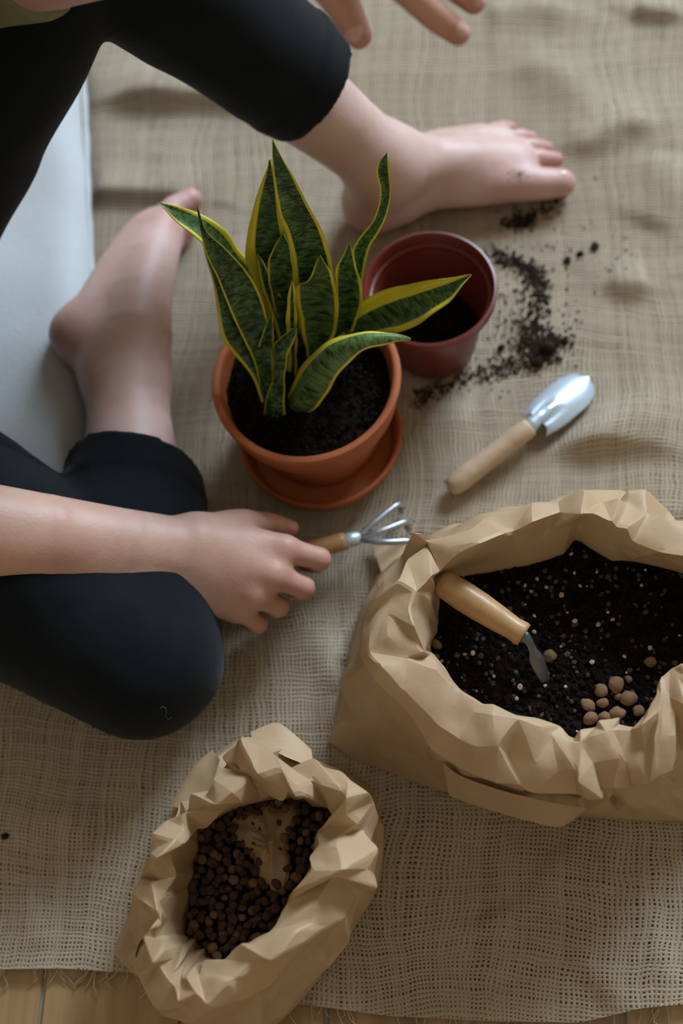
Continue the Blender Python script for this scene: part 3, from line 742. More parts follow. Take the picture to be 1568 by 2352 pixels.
# ------------------------------------------------------------------ paper bags
def ring(pts, n):
    """closed ring of (px, py, z) -> n world points"""
    return cr([at(*p) for p in pts], n, True)
def to_px(V):
    q = V-CP; z = q@FW; return np.stack([IW/2+FPX*(q@RT)/z, IH/2-FPX*(q@UP)/z], 1)
def paper_loft(name, rings, parent, amps, seed, cols=64, subs=None, cuts=3, relax=2):
    """crumpled sheet: a coarse jittered net of flat facets over the rings, refined so that the creases stay crisp"""
    rs = np.random.RandomState(seed); nd = 720
    R = [ring(r, nd) for r in rings]
    rows = []; am = []
    for k in range(len(R)-1):
        sub = subs[k]
        for q in range(sub): rows.append(R[k]*(1-q/sub)+R[k+1]*(q/sub)); am.append(amps[k]*(1-q/sub)+amps[k+1]*(q/sub))
    rows.append(R[-1]); am.append(amps[-1]); D = np.array(rows); m = len(rows)
    dU = np.roll(D, -3, 1)-np.roll(D, 3, 1); dV = np.gradient(D, axis=0); Nn = np.cross(dU, dV); Nn /= np.linalg.norm(Nn, axis=2)[:, :, None]+1e-9
    cell = nd/cols; V = []
    drift = 0
    for j in range(m):
        drift += rs.uniform(-.5, .5)*cell*.5
        for i in range(cols):
            x = (i*cell+drift+rs.uniform(-.38, .38)*cell) % nd; i0 = int(x) % nd; i1 = (i0+1) % nd; w = x-int(x)
            p = D[j, i0]*(1-w)+D[j, i1]*w; nv = Nn[j, i0]
            if 0 < j < m-1:
                t = rs.uniform(-.28, .28) if am[j] > .002 else 0
                q = D[j+1 if t > 0 else j-1, i0]; p = p+(q-p)*abs(t)
            V.append(p+nv*rs.normal(0, 1)*am[j])
    F = []
    for j in range(m-1):
        for i in range(cols):
            a_ = j*cols+i; b_ = j*cols+(i+1) % cols; c_ = b_+cols; d_ = a_+cols
            F += [(a_, b_, c_), (a_, c_, d_)] if rs.rand() < .5 else [(a_, b_, d_), (b_, c_, d_)]
    bm = bmesh.new(); bv = [bm.verts.new(tuple(p)) for p in V]
    for f in F: bm.faces.new([bv[i] for i in f])
    bmesh.ops.subdivide_edges(bm, edges=bm.edges[:], cuts=cuts, use_grid_fill=True)
    bm.verts.index_update(); P_ = np.array([v.co[:] for v in bm.verts]); E = np.array([[e.verts[0].index, e.verts[1].index] for e in bm.edges]); E = np.vstack([E, E[:, ::-1]])
    deg = np.bincount(E[:, 0], minlength=len(P_))+1e-9; bnd = np.array([v.is_boundary for v in bm.verts])
    for it in range(relax):
        av = np.stack([np.bincount(E[:, 0], P_[E[:, 1], c], len(P_)) for c in range(3)], 1)/deg[:, None]
        P_ = np.where(bnd[:, None], P_, P_+(av-P_)*.55)
    P_ = P_+.0012*np.stack([crease(P_*55+k*7, seed+k, 3) for k in range(3)], 1)*np.where(P_[:, 2:] > .03, 1, .3)
    P_[:, 2] = np.maximum(P_[:, 2], .0075)
    faces = [[v.index for v in f.verts] for f in bm.faces]; bm.free()
    return obj(name, P_, faces, MAT['paper'], parent, sharp=16)

big = empty('paper_sack', tuple(at(1300, 1560, .008))); tag(big, 'large brown paper sack of dark potting soil with rolled-down rim', 'bag')
def b3(l): return [(740+x/1.8937, 1100+y/1.8937) for x, y in l]
ZR = .172
O_ = b3([(430, 722), (385, 580), (460, 465), (508, 395), (640, 312), (765, 235), (900, 190), (1040, 162), (1190, 132), (1265, 175), (1295, 226), (1400, 290), (1568, 352)])+[(1690, 1330), (1740, 1420), (1670, 1500)] + b3([(1568, 812), (1502, 836), (1450, 905), (1432, 985), (1368, 1036), (1292, 1060), (1258, 1034), (1180, 1086), (1110, 1105), (1040, 1080), (900, 1040), (760, 985), (640, 940), (560, 842), (470, 772)])
T_ = b3([(245, 690), (275, 545), (345, 405), (420, 300), (510, 240), (700, 190), (885, 138), (1060, 82), (1190, 55), (1290, 65), (1380, 85), (1500, 165), (1570, 206)])+[(1700, 1262), (1800, 1400), (1720, 1530)] + b3([(1590, 850), (1530, 860), (1490, 920), (1470, 1000), (1385, 1060), (1296, 1090), (1262, 1058), (1180, 1110), (1112, 1130), (1035, 1105), (890, 1066), (745, 1010), (618, 965), (530, 868), (420, 790)])
# lower edge of the turned-down cuff
C_ = b3([(150, 740), (158, 640), (205, 555), (270, 430), (420, 262), (640, 175), (850, 118), (1040, 64), (1190, 40), (1310, 48), (1410, 68), (1530, 140), (1600, 180)])+[(1730, 1230), (1850, 1400), (1760, 1600)] + b3([(1640, 1120), (1590, 1200), (1540, 1260), (1480, 1300), (1400, 1335), (1340, 1362), (1270, 1378), (1200, 1388), (1130, 1390), (1010, 1386), (880, 1366), (740, 1335), (590, 1278), (450, 1130), (240, 920)])
B_ = [(775, 1640), (790, 1540), (815, 1440), (850, 1340), (930, 1250), (1060, 1215), (1170, 1195), (1270, 1180), (1370, 1170), (1440, 1170), (1500, 1180), (1570, 1200), (1650, 1240), (1800, 1320), (1900, 1500), (1850, 1800), (1760, 1880), (1700, 1888), (1640, 1888), (1580, 1887), (1520, 1886), (1460, 1884), (1400, 1881), (1340, 1876), (1280, 1868), (1200, 1854), (1110, 1838), (1020, 1818), (930, 1788), (840, 1752), (755, 1712)]
I_ = b3([(470, 735), (500, 640), (512, 560), (514, 470), (600, 428), (760, 402), (900, 380), (1030, 335), (1085, 262), (1150, 300), (1250, 352), (1400, 372), (1568, 410)])+[(1690, 1370), (1730, 1440), (1670, 1510)] + b3([(1600, 870), (1560, 900), (1510, 960), (1480, 1040), (1400, 1100), (1320, 1120), (1270, 1110), (1200, 1130), (1110, 1150), (1040, 1130), (900, 1090), (760, 1030), (640, 990), (560, 900), (500, 790)])
n_ = len(O_)
BSZ = .105
# crest heights vary around the rim
zt = [ZR+.012*math.sin(i*1.7)*.5+.006*math.sin(i*3.1+1) for i in range(n_)]
back = [1 if 0 <= i <= 14 else 0 for i in range(n_)]
ro = [(x, y, zt[i]+(.004 if back[i] else -.004)) for i, (x, y) in enumerate(O_)]
rt_ = [(x, y, zt[i]+(-.013 if back[i] else .004)) for i, (x, y) in enumerate(T_)]
rc = [(x, y, zt[i]-(.045 if 3 <= i <= 14 else .032 if i < 3 else .018)) for i, (x, y) in enumerate(C_)]
def toward(P, Q, t, z): return [(a[0]*(1-t)+b[0]*t, a[1]*(1-t)+b[1]*t, z(i) if callable(z) else z) for i, (a, b) in enumerate(zip(P, Q))]
ri = [(x, y, BSZ) for x, y in I_]
rmid = [(a[0]*.5+b[0]*.5, a[1]*.5+b[1]*.5, a[2]*.5+b[2]*.5) for a, b in zip(rt_, rc)]
rmid = [(x, y, z+.009) for x, y, z in rmid]
rtuck = toward(C_, O_, .24, lambda i: rc[i][2]-.002)
rbody = toward(toward(C_, O_, .12, 0), B_, .5, lambda i: .05)
rb = [(x, y, .008) for x, y in B_]
riu = [(a[0], a[1], BSZ-.02) for a in ri]
paper_loft('body', [riu, ri, ro, rt_, rmid, rc, rtuck, rbody, rb], big, [0, .001, .0035, .0045, .0075, .003, .002, .004, 0], 4, 48, [1, 2, 1, 1, 1, 1, 2, 2], 4, 1)
# bag floor ends inside; folded hem strip hanging below the cuff, loose corner at the back
def strip(name, up, dn, zu, zd, parent, thick=.0012, n=40, m=6, bulge=.004, seed=1):
    a = cr([at(x, y, zu) for x, y in up], n); b = cr([at(x, y, zd) for x, y in dn], n)
    V = []
    for j in range(m):
        t = j/(m-1)
        for i in range(n): V.append(a[i]*(1-t)+b[i]*t)
    V = np.array(V); c = (CP-V.mean(0)); c /= np.linalg.norm(c); V = V+c*(crease(V*30, seed, 4)*bulge)[:, None]
    K = len(V); f = grid_faces(n, m); F = f+[tuple(i+K for i in reversed(q)) for q in f]
    for i in range(n-1): F += [(i+1, i, i+K, i+1+K), ((m-1)*n+i, (m-1)*n+i+1, (m-1)*n+i+1+K, (m-1)*n+i+K)]
    for j in range(m-1): F += [(j*n, (j+1)*n, (j+1)*n+K, j*n+K), ((j+1)*n+n-1, j*n+n-1, j*n+n-1+K, (j+1)*n+n-1+K)]
    return obj(name, np.vstack([V+c*thick, V-c*thick]), F, MAT['paper'], parent, sharp=30)
strip('folded_hem', [(1016, 1752), (1060, 1783), (1140, 1812), (1215, 1832), (1290, 1848), (1350, 1856)], [(1032, 1828), (1085, 1848), (1150, 1868), (1215, 1886), (1288, 1898), (1346, 1860)], .088, .062, big, .001, 40, 5, .001)
strip('loose_corner', [(851, 1241), (880, 1243), (914, 1247), (965, 1258)], [(878, 1322), (892, 1318), (915, 1306), (960, 1290)], .017, .022, big, .0008, 20, 5, .001, 3)
# soil filling
ir = ring([(x, y, BSZ) for x, y in I_], 160); cc = ir.mean(0)
V = [cc]; F = []
RG = 60
for j in range(1, RG+1):
    for p in ir: V.append(cc+(p-cc)*(j/RG)*1.04)
F += [(0, 1+i, 1+(i+1) % 160) for i in range(160)]
for j in range(RG-1):
    for i in range(160):
        a = 1+j*160+i; b = 1+j*160+(i+1) % 160; F.append((a, a+160, b+160, b))
V = np.array(V); V[:, 2] = BSZ+.006*fbm(V*14, 3, 8)+.003*fbm(V*60, 3, 9)
bsoil = obj('soil', V, F, MAT['soil'], big); tag(bsoil, 'dark crumbly potting soil')
def bsz(x, y):
    p = np.array([[x, y, BSZ]]); return float(BSZ+.006*fbm(p*14, 3, 8)[0]+.003*fbm(p*60, 3, 9)[0])
def inside(p, poly):
    c = False
    for i in range(len(poly)):
        a = poly[i]; b = poly[i-1]
        if (a[1] > p[1]) != (b[1] > p[1]) and p[0] < (b[0]-a[0])*(p[1]-a[1])/(b[1]-a[1])+a[0]: c = not c
    return c
lo2 = ir.min(0); hi2 = ir.max(0)
sp = []; gr = []; pe = []
cand = np.stack([nrg.uniform(lo2[0], hi2[0], 4200), nrg.uniform(lo2[1], hi2[1], 4200), np.full(4200, BSZ)], 1); cand = cand[in_poly(cand, ir)][:2600]
cz = BSZ+.006*fbm(cand*14, 3, 8)+.003*fbm(cand*60, 3, 9)
for (x, y, _), z in zip(cand, cz):
    sp.append((x, y, z+.0008, rng.uniform(.0008, .0032)))
    if rng.random() < .11: gr.append((x+.004, y, z+.002, rng.uniform(.0012, .0026)))
    if rng.random() < .010: pe.append((x, y+.003, z+.0025, rng.uniform(.001, .0018)))
crumbs('soil_crumbs', sp, MAT['soil'], bsoil); crumbs('grey_granules', gr, MAT['granule'], bsoil, 'small grey granules mixed into the soil')
for (x, y, r) in [(1289, 1367, 8), (1320, 1424, 6), (1373, 1434, 7), (1407, 1421, 6), (1086, 1501, 6), (1067, 1504, 5), (1359, 1522, 6), (1434, 1508, 5), (1134, 1551, 5), (1227, 1452, 6), (1226, 1415, 5), (1233, 1329, 5), (1254, 1349, 5), (1319, 1316, 5), (1332, 1344, 5), (1474, 1342, 5), (1194, 1574, 8), (1186, 1602, 6), (1492, 1490, 7)]:
    p = at(x, y, BSZ+.004); pe.append((p[0], p[1], bsz(p[0], p[1])+.003, pxm(r, p)))
crumbs('perlite', pe, MAT['perlite'], bsoil, 'pale perlite grains in the soil')

# dibber-like narrow trowel stuck in the soil
def soil_scoop():
    e0 = at(1006, 1332, .146); e1 = at(1203, 1459, .136)
    root = empty('narrow_trowel', tuple(at(1150, 1450, .115))); tag(root, 'narrow trowel with turned wooden handle stuck into the soil of the sack', 'trowel')
    ts = [0, .03, .1, .3, .5, .7, .88, .97, 1]; rr = [.005, .0092, .0112, .0120, .0116, .0105, .0092, .0100, .0094]
    v, f = tube([lerp(e0, e1, t) for t in ts], rr, 24); obj('handle', v, f, MAT['handle'], root)
    p = [lerp(e0, e1, .97), at(1212, 1470, .134), at(1222, 1490, .128), at(1238, 1530, .118), at(1262, 1585, .099)]
    v, f = tube(arc(p, 14), [.005, .0045, .0036, .0032, .0034, .0052, .0060, .0058, .0054, .0050, .0045, .0038, .0028, .001], 16, .45); obj('blade', v, f, MAT['darksteel'], root)
soil_scoop()

# clay pebbles: shared shapes, one object each
PEB = []
for k in range(8):
    v, f = icos(200+k, 1, .16, 3); me = bpy.data.meshes.new('clay_pebble'); me.from_pydata([tuple(q) for q in v], [], f); me.update()
    me.polygons.foreach_set('use_smooth', [True]*len(me.polygons)); me.materials.append(MAT['clay' if k < 4 else 'clay_d']); PEB.append(me)
def pebble(loc, r, label, group, dusty=False):
    o = bpy.data.objects.new('clay_pebble', PEB[rng.randrange(4)+(4 if dusty else 0)]); col.objects.link(o)
    o.location = loc; o.scale = (r*rng.uniform(.9, 1.1), r*rng.uniform(.85, 1.05), r*rng.uniform(.8, 1)); o.rotation_euler = (rng.uniform(0, 6), rng.uniform(0, 6), rng.uniform(0, 6))
    tag(o, label, 'pebble', group); return o
CL = 'round brown clay pebble in the small heap at the front of the soil sack'
for (x, y, r, l) in [(1351, 1619, 17, CL), (1381, 1586, 15, CL), (1414, 1574, 17, CL), (1443, 1606, 20, CL), (1385, 1614, 14, CL), (1355, 1651, 19, CL), (1417, 1638, 19, CL), (1389, 1647, 15, CL), (1466, 1631, 15, CL), (1443, 1559, 10, CL), (1419, 1600, 9, CL),
                  (1263, 1503, 16, 'clay pebble in the soil right beside the narrow trowel blade'), (1494, 1518, 16, 'lone clay pebble in the soil near the right edge of the picture'),
                  (1002, 1479, 14, 'clay pebble against the left inner wall of the soil sack'), (1001, 1509, 9, 'tiny clay pebble below the one at the left wall of the soil sack'), (1376, 1570, 0, None)]:
    if not r: continue
    p = at(x, y, BSZ+.006); rr = pxm(r, p); pebble((p[0], p[1], bsz(p[0], p[1])+rr*.55), rr, l, 'clay pebbles in the soil sack')

# small bag with clay pebbles
sm = empty('paper_bag', tuple(at(600, 2060, .008))); tag(sm, 'small brown paper bag of clay pebbles with crumpled rolled rim', 'bag')
def b4(l): return [(220+x/2.24, 1620+y/2.24) for x, y in l]
O2 = b4([(310, 1170), (368, 1020), (385, 915), (372, 775), (455, 695), (545, 625), (690, 535), (770, 492), (880, 455), (985, 468), (1060, 480), (1170, 525), (1262, 560), (1190, 590), (1140, 650), (1108, 730), (1030, 870), (965, 1020), (912, 1150), (790, 1225), (640, 1310), (510, 1392), (440, 1450), (430, 1385), (400, 1290), (345, 1215)])
T2 = b4([(285, 1175), (240, 1020), (223, 912), (262, 800), (318, 645), (410, 545), (540, 488), (655, 400), (650, 268), (740, 178), (850, 170), (1000, 245), (1150, 310), (1395, 395), (1425, 520), (1425, 700), (1410, 860), (1385, 945), (1290, 1060), (1150, 1210), (985, 1360), (760, 1530), (560, 1585), (395, 1592), (262, 1485), (192, 1275)])
B2 = [(262, 2187), (300, 2090), (335, 2010), (380, 1920), (420, 1840), (470, 1755), (530, 1705), (600, 1690), (650, 1690), (700, 1740), (770, 1765), (840, 1800), (866, 1840), (874, 1900), (880, 1970), (872, 2030), (840, 2090), (800, 2150), (760, 2210), (700, 2290), (640, 2350), (590, 2390), (530, 2400), (450, 2360), (370, 2290), (300, 2230)]
n2 = len(O2); Z2 = .168; S2 = .070
z2 = [Z2+.010*math.sin(i*2.1)+.006*math.sin(i*4.3+2) for i in range(n2)]
r_o = [(x, y, z2[i]-.010) for i, (x, y) in enumerate(O2)]
r_m = [((a[0]+b[0])/2, (a[1]+b[1])/2, z2[i]+.010) for i, (a, b) in enumerate(zip(O2, T2))]
r_t = [(x, y, z2[i]-.012) for i, (x, y) in enumerate(T2)]
r_c = [(a[0]*.93+b[0]*.07, a[1]*.93+b[1]*.07, z2[i]-.04) for i, (a, b) in enumerate(zip(T2, B2))]
r_k = [(a[0]*.84+b[0]*.16, a[1]*.84+b[1]*.16, z2[i]-.034) for i, (a, b) in enumerate(zip(T2, O2))]
r_b = [(a[0]*.35+b[0]*.65, a[1]*.35+b[1]*.65, .06) for a, b in zip(T2, B2)]
r_f = [(x, y, .008) for x, y in B2]
I2c = (590, 2020)
r_i = [(x+(I2c[0]-x)*-.02+16, y+(I2c[1]-y)*-.02+14, S2) for x, y in O2]
for k_, (x, y) in {0: (425, 2142), 1: (434, 2080), 2: (441, 2030), 3: (448, 1970), 4: (457, 1925), 5: (470, 1893), 6: (535, 1862), 20: (515, 2208), 21: (498, 2210), 22: (478, 2192), 23: (460, 2174), 24: (444, 2160), 25: (434, 2152)}.items(): r_i[k_] = (x, y, S2)
r_iu = [(x, y, S2-.02) for x, y, z in r_i]
paper_loft('body', [r_iu, r_i, r_o, r_m, r_t, r_c, r_k, r_b, r_f], sm, [0, .002, .003, .0065, .006, .004, .002, .004, 0], 12, 44, [1, 2, 1, 1, 1, 1, 2, 2], 4, 1)
strip('back_flap', [(575, 1682), (605, 1668), (640, 1661), (680, 1690), (715, 1722)], [(585, 1720), (620, 1722), (655, 1738), (690, 1752), (720, 1765)], .12, .13, sm, .0008, 20, 5, .003, 5)
strip('corner_flap', [(258, 2187), (285, 2150), (310, 2115), (330, 2080)], [(300, 2226), (312, 2200), (325, 2170), (340, 2140)], .05, .09, sm, .0008, 20, 5, .003, 9)
strip('side_fold', [(488, 1722), (455, 1750), (425, 1790), (390, 1850)], [(505, 1745), (490, 1790), (465, 1830), (425, 1860)], .09, .12, sm, .0008, 20, 5, .003, 6)
# inner wall sagging over the pebbles
pts_p = [at(x, y, S2) for x, y in [(525, 1900), (560, 1862), (610, 1845), (660, 1846), (690, 1862), (672, 1905), (660, 1950), (668, 1990), (655, 2045), (632, 2052), (612, 2030), (590, 2005), (578, 1965), (552, 1940)]]
pr_ = cr(pts_p, 56, True); cp_ = pr_.mean(0); V = [cp_+[0, 0, .010]]; F = [(0, 1+i, 1+(i+1) % 56) for i in range(56)]
for j in range(1, 9):
    for p in pr_: V.append(cp_+(p-cp_)*(j/8)+[0, 0, .010*(1-(j/8)**3)+.0015*math.sin(p[0]*300+j)])
for j in range(7):
    for i in range(56):
        a = 1+j*56+i; b = 1+j*56+(i+1) % 56; F.append((a, a+56, b+56, b))
V = np.array(V); V[:, 2] += .002*crease(V*40, 8, 4); obj('inner_paper', V, F, MAT['paper'], sm, sharp=25)
# hidden tray of pebbles under the visible ones
i2 = ring([(x, y, S2-.006) for x, y, z in r_i], 100); c2 = i2.mean(0)
V = [c2]+[c2+(p-c2)*(j/8) for j in range(1, 9) for p in i2]; F = [(0, 1+i, 1+(i+1) % 100) for i in range(100)]
for j in range(7):
    for i in range(100):
        a = 1+j*100+i; b = 1+j*100+(i+1) % 100; F.append((a, a+100, b+100, b))
obj('pebble_dust', V, F, MAT['drysoil'], sm)
lo2 = i2.min(0); hi2 = i2.max(0); placed = []
tries = 0
cand = np.stack([nrg.uniform(lo2[0], hi2[0], 9000), nrg.uniform(lo2[1], hi2[1], 9000), np.full(9000, S2)], 1)
cand = cand[in_poly(c2+(cand-c2)*1.05, i2)]
for ci, (x, y, _) in enumerate(cand):
    if len(placed) >= 290: break
    r = rng.uniform(.0033, .0048); lay = 0 if ci < len(cand)*.4 else 1
    Q = np.array(placed) if placed else np.zeros((0, 4))
    if len(Q) and (np.hypot(Q[:, 0]-x, Q[:, 1]-y) < (r+Q[:, 2])*np.where(Q[:, 3] == lay, .88, .42)).any(): continue
    placed.append((x, y, r, lay))
for x, y, r, lay in placed:
    pebble((x, y, S2-.004+r*.8+lay*.0045), r, 'brown clay pebble among many inside the small paper bag', 'clay pebbles in the small bag', rng.random() < .75)

# ------------------------------------------------------------------ spilled soil
sp = []
def spill(line, n, spread, rmin=.0005, rmax=.002):
    rmin *= .75; rmax *= .8
    for k in range(int(n*1.5)):
        t = rng.random()*(len(line)-1); i = int(t); u = t-i
        x = line[i][0]*(1-u)+line[i+1][0]*u+rng.gauss(0, spread); y = line[i][1]*(1-u)+line[i+1][1]*u+rng.gauss(0, spread)
        p = at(x, y, .008); r = rmin+(rmax-rmin)*rng.random()**2.2; z = cloth_z(p[0], p[1]); sp.append((p[0], p[1], z+r*.6, r))
spill([(1125, 578), (1180, 595), (1225, 625), (1250, 665)], 420, 11, .0005, .0026)
spill([(1215, 630), (1235, 700), (1225, 760), (1205, 800)], 420, 17, .0005, .0026)
spill([(1225, 830), (1255, 805), (1280, 785)], 380, 15, .0006, .0030)
spill([(1060, 862), (1110, 856), (1160, 845), (1200, 830)], 220, 14, .0005, .0022)
spill([(950, 915), (1000, 895), (1060, 865)], 240, 13)
spill([(1160, 505), (1210, 500), (1290, 450)], 200, 11, .0005, .0026)
spill([(1190, 500), (1215, 505)], 130, 9, .0006, .0026)
spill([(1100, 570), (1400, 560)], 70, 50); spill([(1150, 780), (1320, 760)], 110, 40); spill([(1330, 370), (1500, 200)], 20, 40, .0004, .001)
spill([(1140, 560), (1190, 800), (1130, 870)], 160, 30)
spo = crumbs('spilled_soil', sp, MAT['drysoil'], None); tag(spo, 'dark soil crumbs spilled across the burlap beside the nursery pot', 'soil')
for (x, y, r, l) in [(1365, 562, 11, 'dark soil clod farthest right of the spilled soil'), (1303, 593, 9, 'small soil clod left of the pair of clods on the right'), (1332, 578, 7, 'tiny soil clod between two larger clods right of the nursery pot'),
                     (1150, 792, 9, 'single soil clod beside the nursery pot wall'), (1296, 786, 10, 'soil clod at the right end of the spill above the trowel'), (1258, 800, 17, 'largest soil clod in the spill above the trowel'), (1234, 832, 13, 'soil clod just below the largest clod of the spill'), (10, 1921, 8, 'lone dark crumb on the burlap at the left edge below the knee')]:
    p = at(x, y, .012); rr = pxm(r, p)
    v, f = icos(int(x), 1, .4, 3); v = v*rr*[1, 1, .7]+[p[0], p[1], cloth_z(p[0], p[1])+rr*.5]
    o = obj('soil_clod', v, f, MAT['drysoil']); tag(o, l, 'soil clod', 'soil clods on the burlap')

# ------------------------------------------------------------------ the person
prm = []      # skin
def chain(pts, radii, n=None, s=1.0, k=.006):
    _gid[0] += 1; g = _gid[0]
    for i in range(len(pts)-1): prm.append(cone(pts[i], pts[i+1], radii[i], radii[i+1], n, s, k, g))
flush = []
person = empty('person', tuple(at(-450, 760, .05)))
tag(person, 'barefoot seated person in black cuffed trousers and olive top, holding a hand rake', 'person')

# --- near arm and hand (palm down on the rake)
sh_n = at(-560, 1010, .46); el_n = at(-330, 1190, .235); wr_n = at(425, 1266, .110)
up_h = np.array([-.05, -.10, 1.0]); up_h /= np.linalg.norm(up_h)
fa = [el_n, lerp(el_n, wr_n, .30), lerp(el_n, wr_n, .55), lerp(el_n, wr_n, .80), wr_n]
chain(fa, [.041, .0405, .0355, .0305, .0278], up_h, 1.22, .02)
mcp = [at(652, 1262, .094), at(628, 1322, .094), at(585, 1366, .087), at(545, 1396, .078)]
pip = [at(733, 1284, .078), at(697, 1350, .074), at(640, 1393, .066), at(592, 1433, .056)]
dip = [at(727, 1296, .054), at(690, 1358, .050), at(634, 1400, .044), at(588, 1438, .036)]
tipf = [at(700, 1296, .040), at(664, 1352, .037), at(612, 1396, .033), at(570, 1434, .027)]
fr_ = [.0098, .0096, .0090, .0080]
carp = [lerp(wr_n, at(452, 1222, .108), .9), at(452, 1256, .112), at(448, 1292, .106), at(444, 1322, .099)]
for i in range(4):
    m_ = lerp(carp[i], mcp[i], .55)
    chain([carp[i], m_, mcp[i]], [.017, .0155, fr_[i]*1.26], up_h, 1.12, .014)
    chain([mcp[i], pip[i]], [fr_[i]*1.16, fr_[i]*.98], None, 1, .006)
    chain([pip[i], dip[i], tipf[i]], [fr_[i]*.97, fr_[i]*.86, fr_[i]*.72], None, 1, .0035)
    flush += [(mcp[i], .016, .35), (pip[i], .014, .55), (tipf[i], .012, .6)]
for i in range(3): chain([lerp(carp[i], carp[i+1], .5), lerp(mcp[i], mcp[i+1], .5)-[.012, 0, .006]], [.0165, .011], up_h, 1.1, .014)
# thumb from the side of the palm, lying along the upper edge
th = [at(478, 1224, .100), at(560, 1205, .088), at(618, 1202, .074), at(668, 1212, .064)]
chain(th, [.0165, .0135, .0098, .0072], None, 1, .008); flush.append((th[3], .012, .5))
prm.append(ball(at(530, 1240, .086), .017, None, 1, .016))
th_tip = th[3]

# --- far arm and hand reaching over, fingers hanging down
sh_f = at(-420, 330, .50); el_f = at(-60, -92, .43); wr_f = at(590, -172, .53)
chain([el_f, lerp(el_f, wr_f, .3), lerp(el_f, wr_f, .6), wr_f], [.043, .0415, .034, .0265], (0, 0, 1), 1.10, .02)
def P(x, y, z): return at(x, y, z)
kn = [P(800, -128, .535), P(850, -190, .54), P(890, -245, .535), P(905, -300, .525)]
fa_f = [
    [kn[0], P(925, -30, .525), P(1003, 40, .508), P(1052, 78, .495)],
    [kn[1], P(975, -95, .53), P(1050, -30, .513), P(1088, 6, .50)],
    [kn[2], P(1020, -170, .525), P(1090, -110, .508), P(1125, -75, .495)],
    [kn[3], P(1010, -250, .515), P(1070, -205, .50), P(1100, -180, .49)]]
rf = [.0096, .0098, .0092, .008]
wc = [lerp(wr_f, P(640, -165, .53), 1), P(650, -200, .535), P(655, -235, .532), P(655, -265, .525)]
for i in range(4):
    chain([wc[i], lerp(wc[i], kn[i], .55), kn[i]], [.018, .0165, rf[i]*1.28], (0, 0, 1), 1.1, .014)
    chain(fa_f[i], [rf[i]*1.18, rf[i]*1.03, rf[i]*.98, rf[i]*.78], None, 1, .004)
    flush += [(fa_f[i][1], .013, .35), (fa_f[i][3], .016, .75), (fa_f[i][2], .012, .45)]
tf = [P(665, -150, .52), P(735, -62, .50), P(788, 12, .485), P(824, 82, .474)]
chain(tf, [.018, .0135, .0118, .0088], None, 1, .008); flush += [(tf[3], .018, .75), (tf[2], .012, .5)]
prm.append(ball(P(735, -120, .515), .018, None, 1, .016))

# --- far leg: raised knee, foot flat on the cloth
hip_f = at(-440, 790, .14); kne_f = at(150, -215, .41); ank_f = at(884, 378, .088)
cuf_f = at(714, 190, .195)
chain([hip_f, lerp(hip_f, kne_f, .5), kne_f], [.085, .07, .055], None, 1, .03)
chain([kne_f, lerp(kne_f, ank_f, .35), lerp(kne_f, ank_f, .62), lerp(kne_f, ank_f, .85), ank_f], [.052, .050, .043, .036, .0345], None, 1, .02)
FZ = .008
def G(x, y, z): return at(x, y, z+FZ)
heel = G(856, 464, .026)
chain([ank_f, heel], [.034, .0265], None, 1, .02)
chain([heel, G(915, 455, .026)], [.0265, .024], None, 1, .02)
inst = [G(905, 372, .070), G(990, 378, .050), G(1080, 375, .036), G(1165, 366, .022)]
chain([ank_f]+inst, [.034, .031, .027, .024, .018], None, 1, .018)
chain([G(900, 440, .024), G(1010, 430, .026), G(1110, 425, .022), G(1200, 418, .019)], [.025, .021, .020, .0185], None, 1, .016)   # inner edge
chain([G(890, 385, .022), G(1010, 345, .018), G(1100, 325, .016), G(1150, 316, .013)], [.024, .021, .018, .013], None, 1, .016)   # outer edge
chain([G(1050, 385, .02), G(1190, 375, .018)], [.026, .018], (0, 0, 1), 1.1, .016)
toes = [([G(1195, 420, .019), G(1248, 422, .017), G(1288, 420, .0155)], [.0185, .0160, .0140]),
        ([G(1185, 372, .019), G(1238, 362, .019), G(1276, 367, .010)], [.0120, .0086, .0078]),
        ([G(1172, 346, .018), G(1222, 335, .017), G(1255, 341, .009)], [.0112, .0080, .0072]),
        ([G(1150, 326, .015), G(1194, 313, .015), G(1222, 318, .008)], [.0105, .0075, .0067]),
        ([G(1120, 308, .013), G(1152, 292, .012), G(1174, 294, .007)], [.0098, .0070, .0062])]
for p, r in toes:
    chain(p, r, None, 1, .0025); flush += [(p[2], .018, .7), (p[1], .014, .3)]
flush += [(heel, .04, .55), (G(1175, 425, .02), .03, .45), (G(1010, 395, .05), .022, .25)]
toe_big = toes[0][0]

# --- near leg: folded, foot lying on its outer side
hip_n = at(-440, 1030, .14); kne_n = at(318, 1500, .078); ank_n = at(292, 862, .064)
chain([hip_n, lerp(hip_n, kne_n, .5), kne_n], [.085, .072, .056], None, 1, .03)
chain([kne_n, lerp(kne_n, ank_n, .35), lerp(kne_n, ank_n, .65), lerp(kne_n, ank_n, .88), ank_n], [.052, .050, .043, .0365, .036], None, 1, .02)
hl = at(186, 768, .064)
chain([lerp(kne_n, ank_n, .92), lerp(ank_n, hl, .5), hl], [.030, .030, .0255], None, 1, .02)      # tendon and heel
chain([ank_n, at(312, 770, .070), at(322, 690, .064), at(345, 610, .055), at(368, 545, .045)], [.037, .034, .0295, .026, .0215], None, 1, .018)
chain([hl, at(235, 705, .058), at(280, 620, .048), at(322, 555, .040), at(362, 520, .036)], [.0255, .025, .022, .020, .0185], None, 1, .018)
chain([at(250, 770, .045), at(300, 650, .038), at(350, 560, .032)], [.03, .027, .022], None, 1, .02)
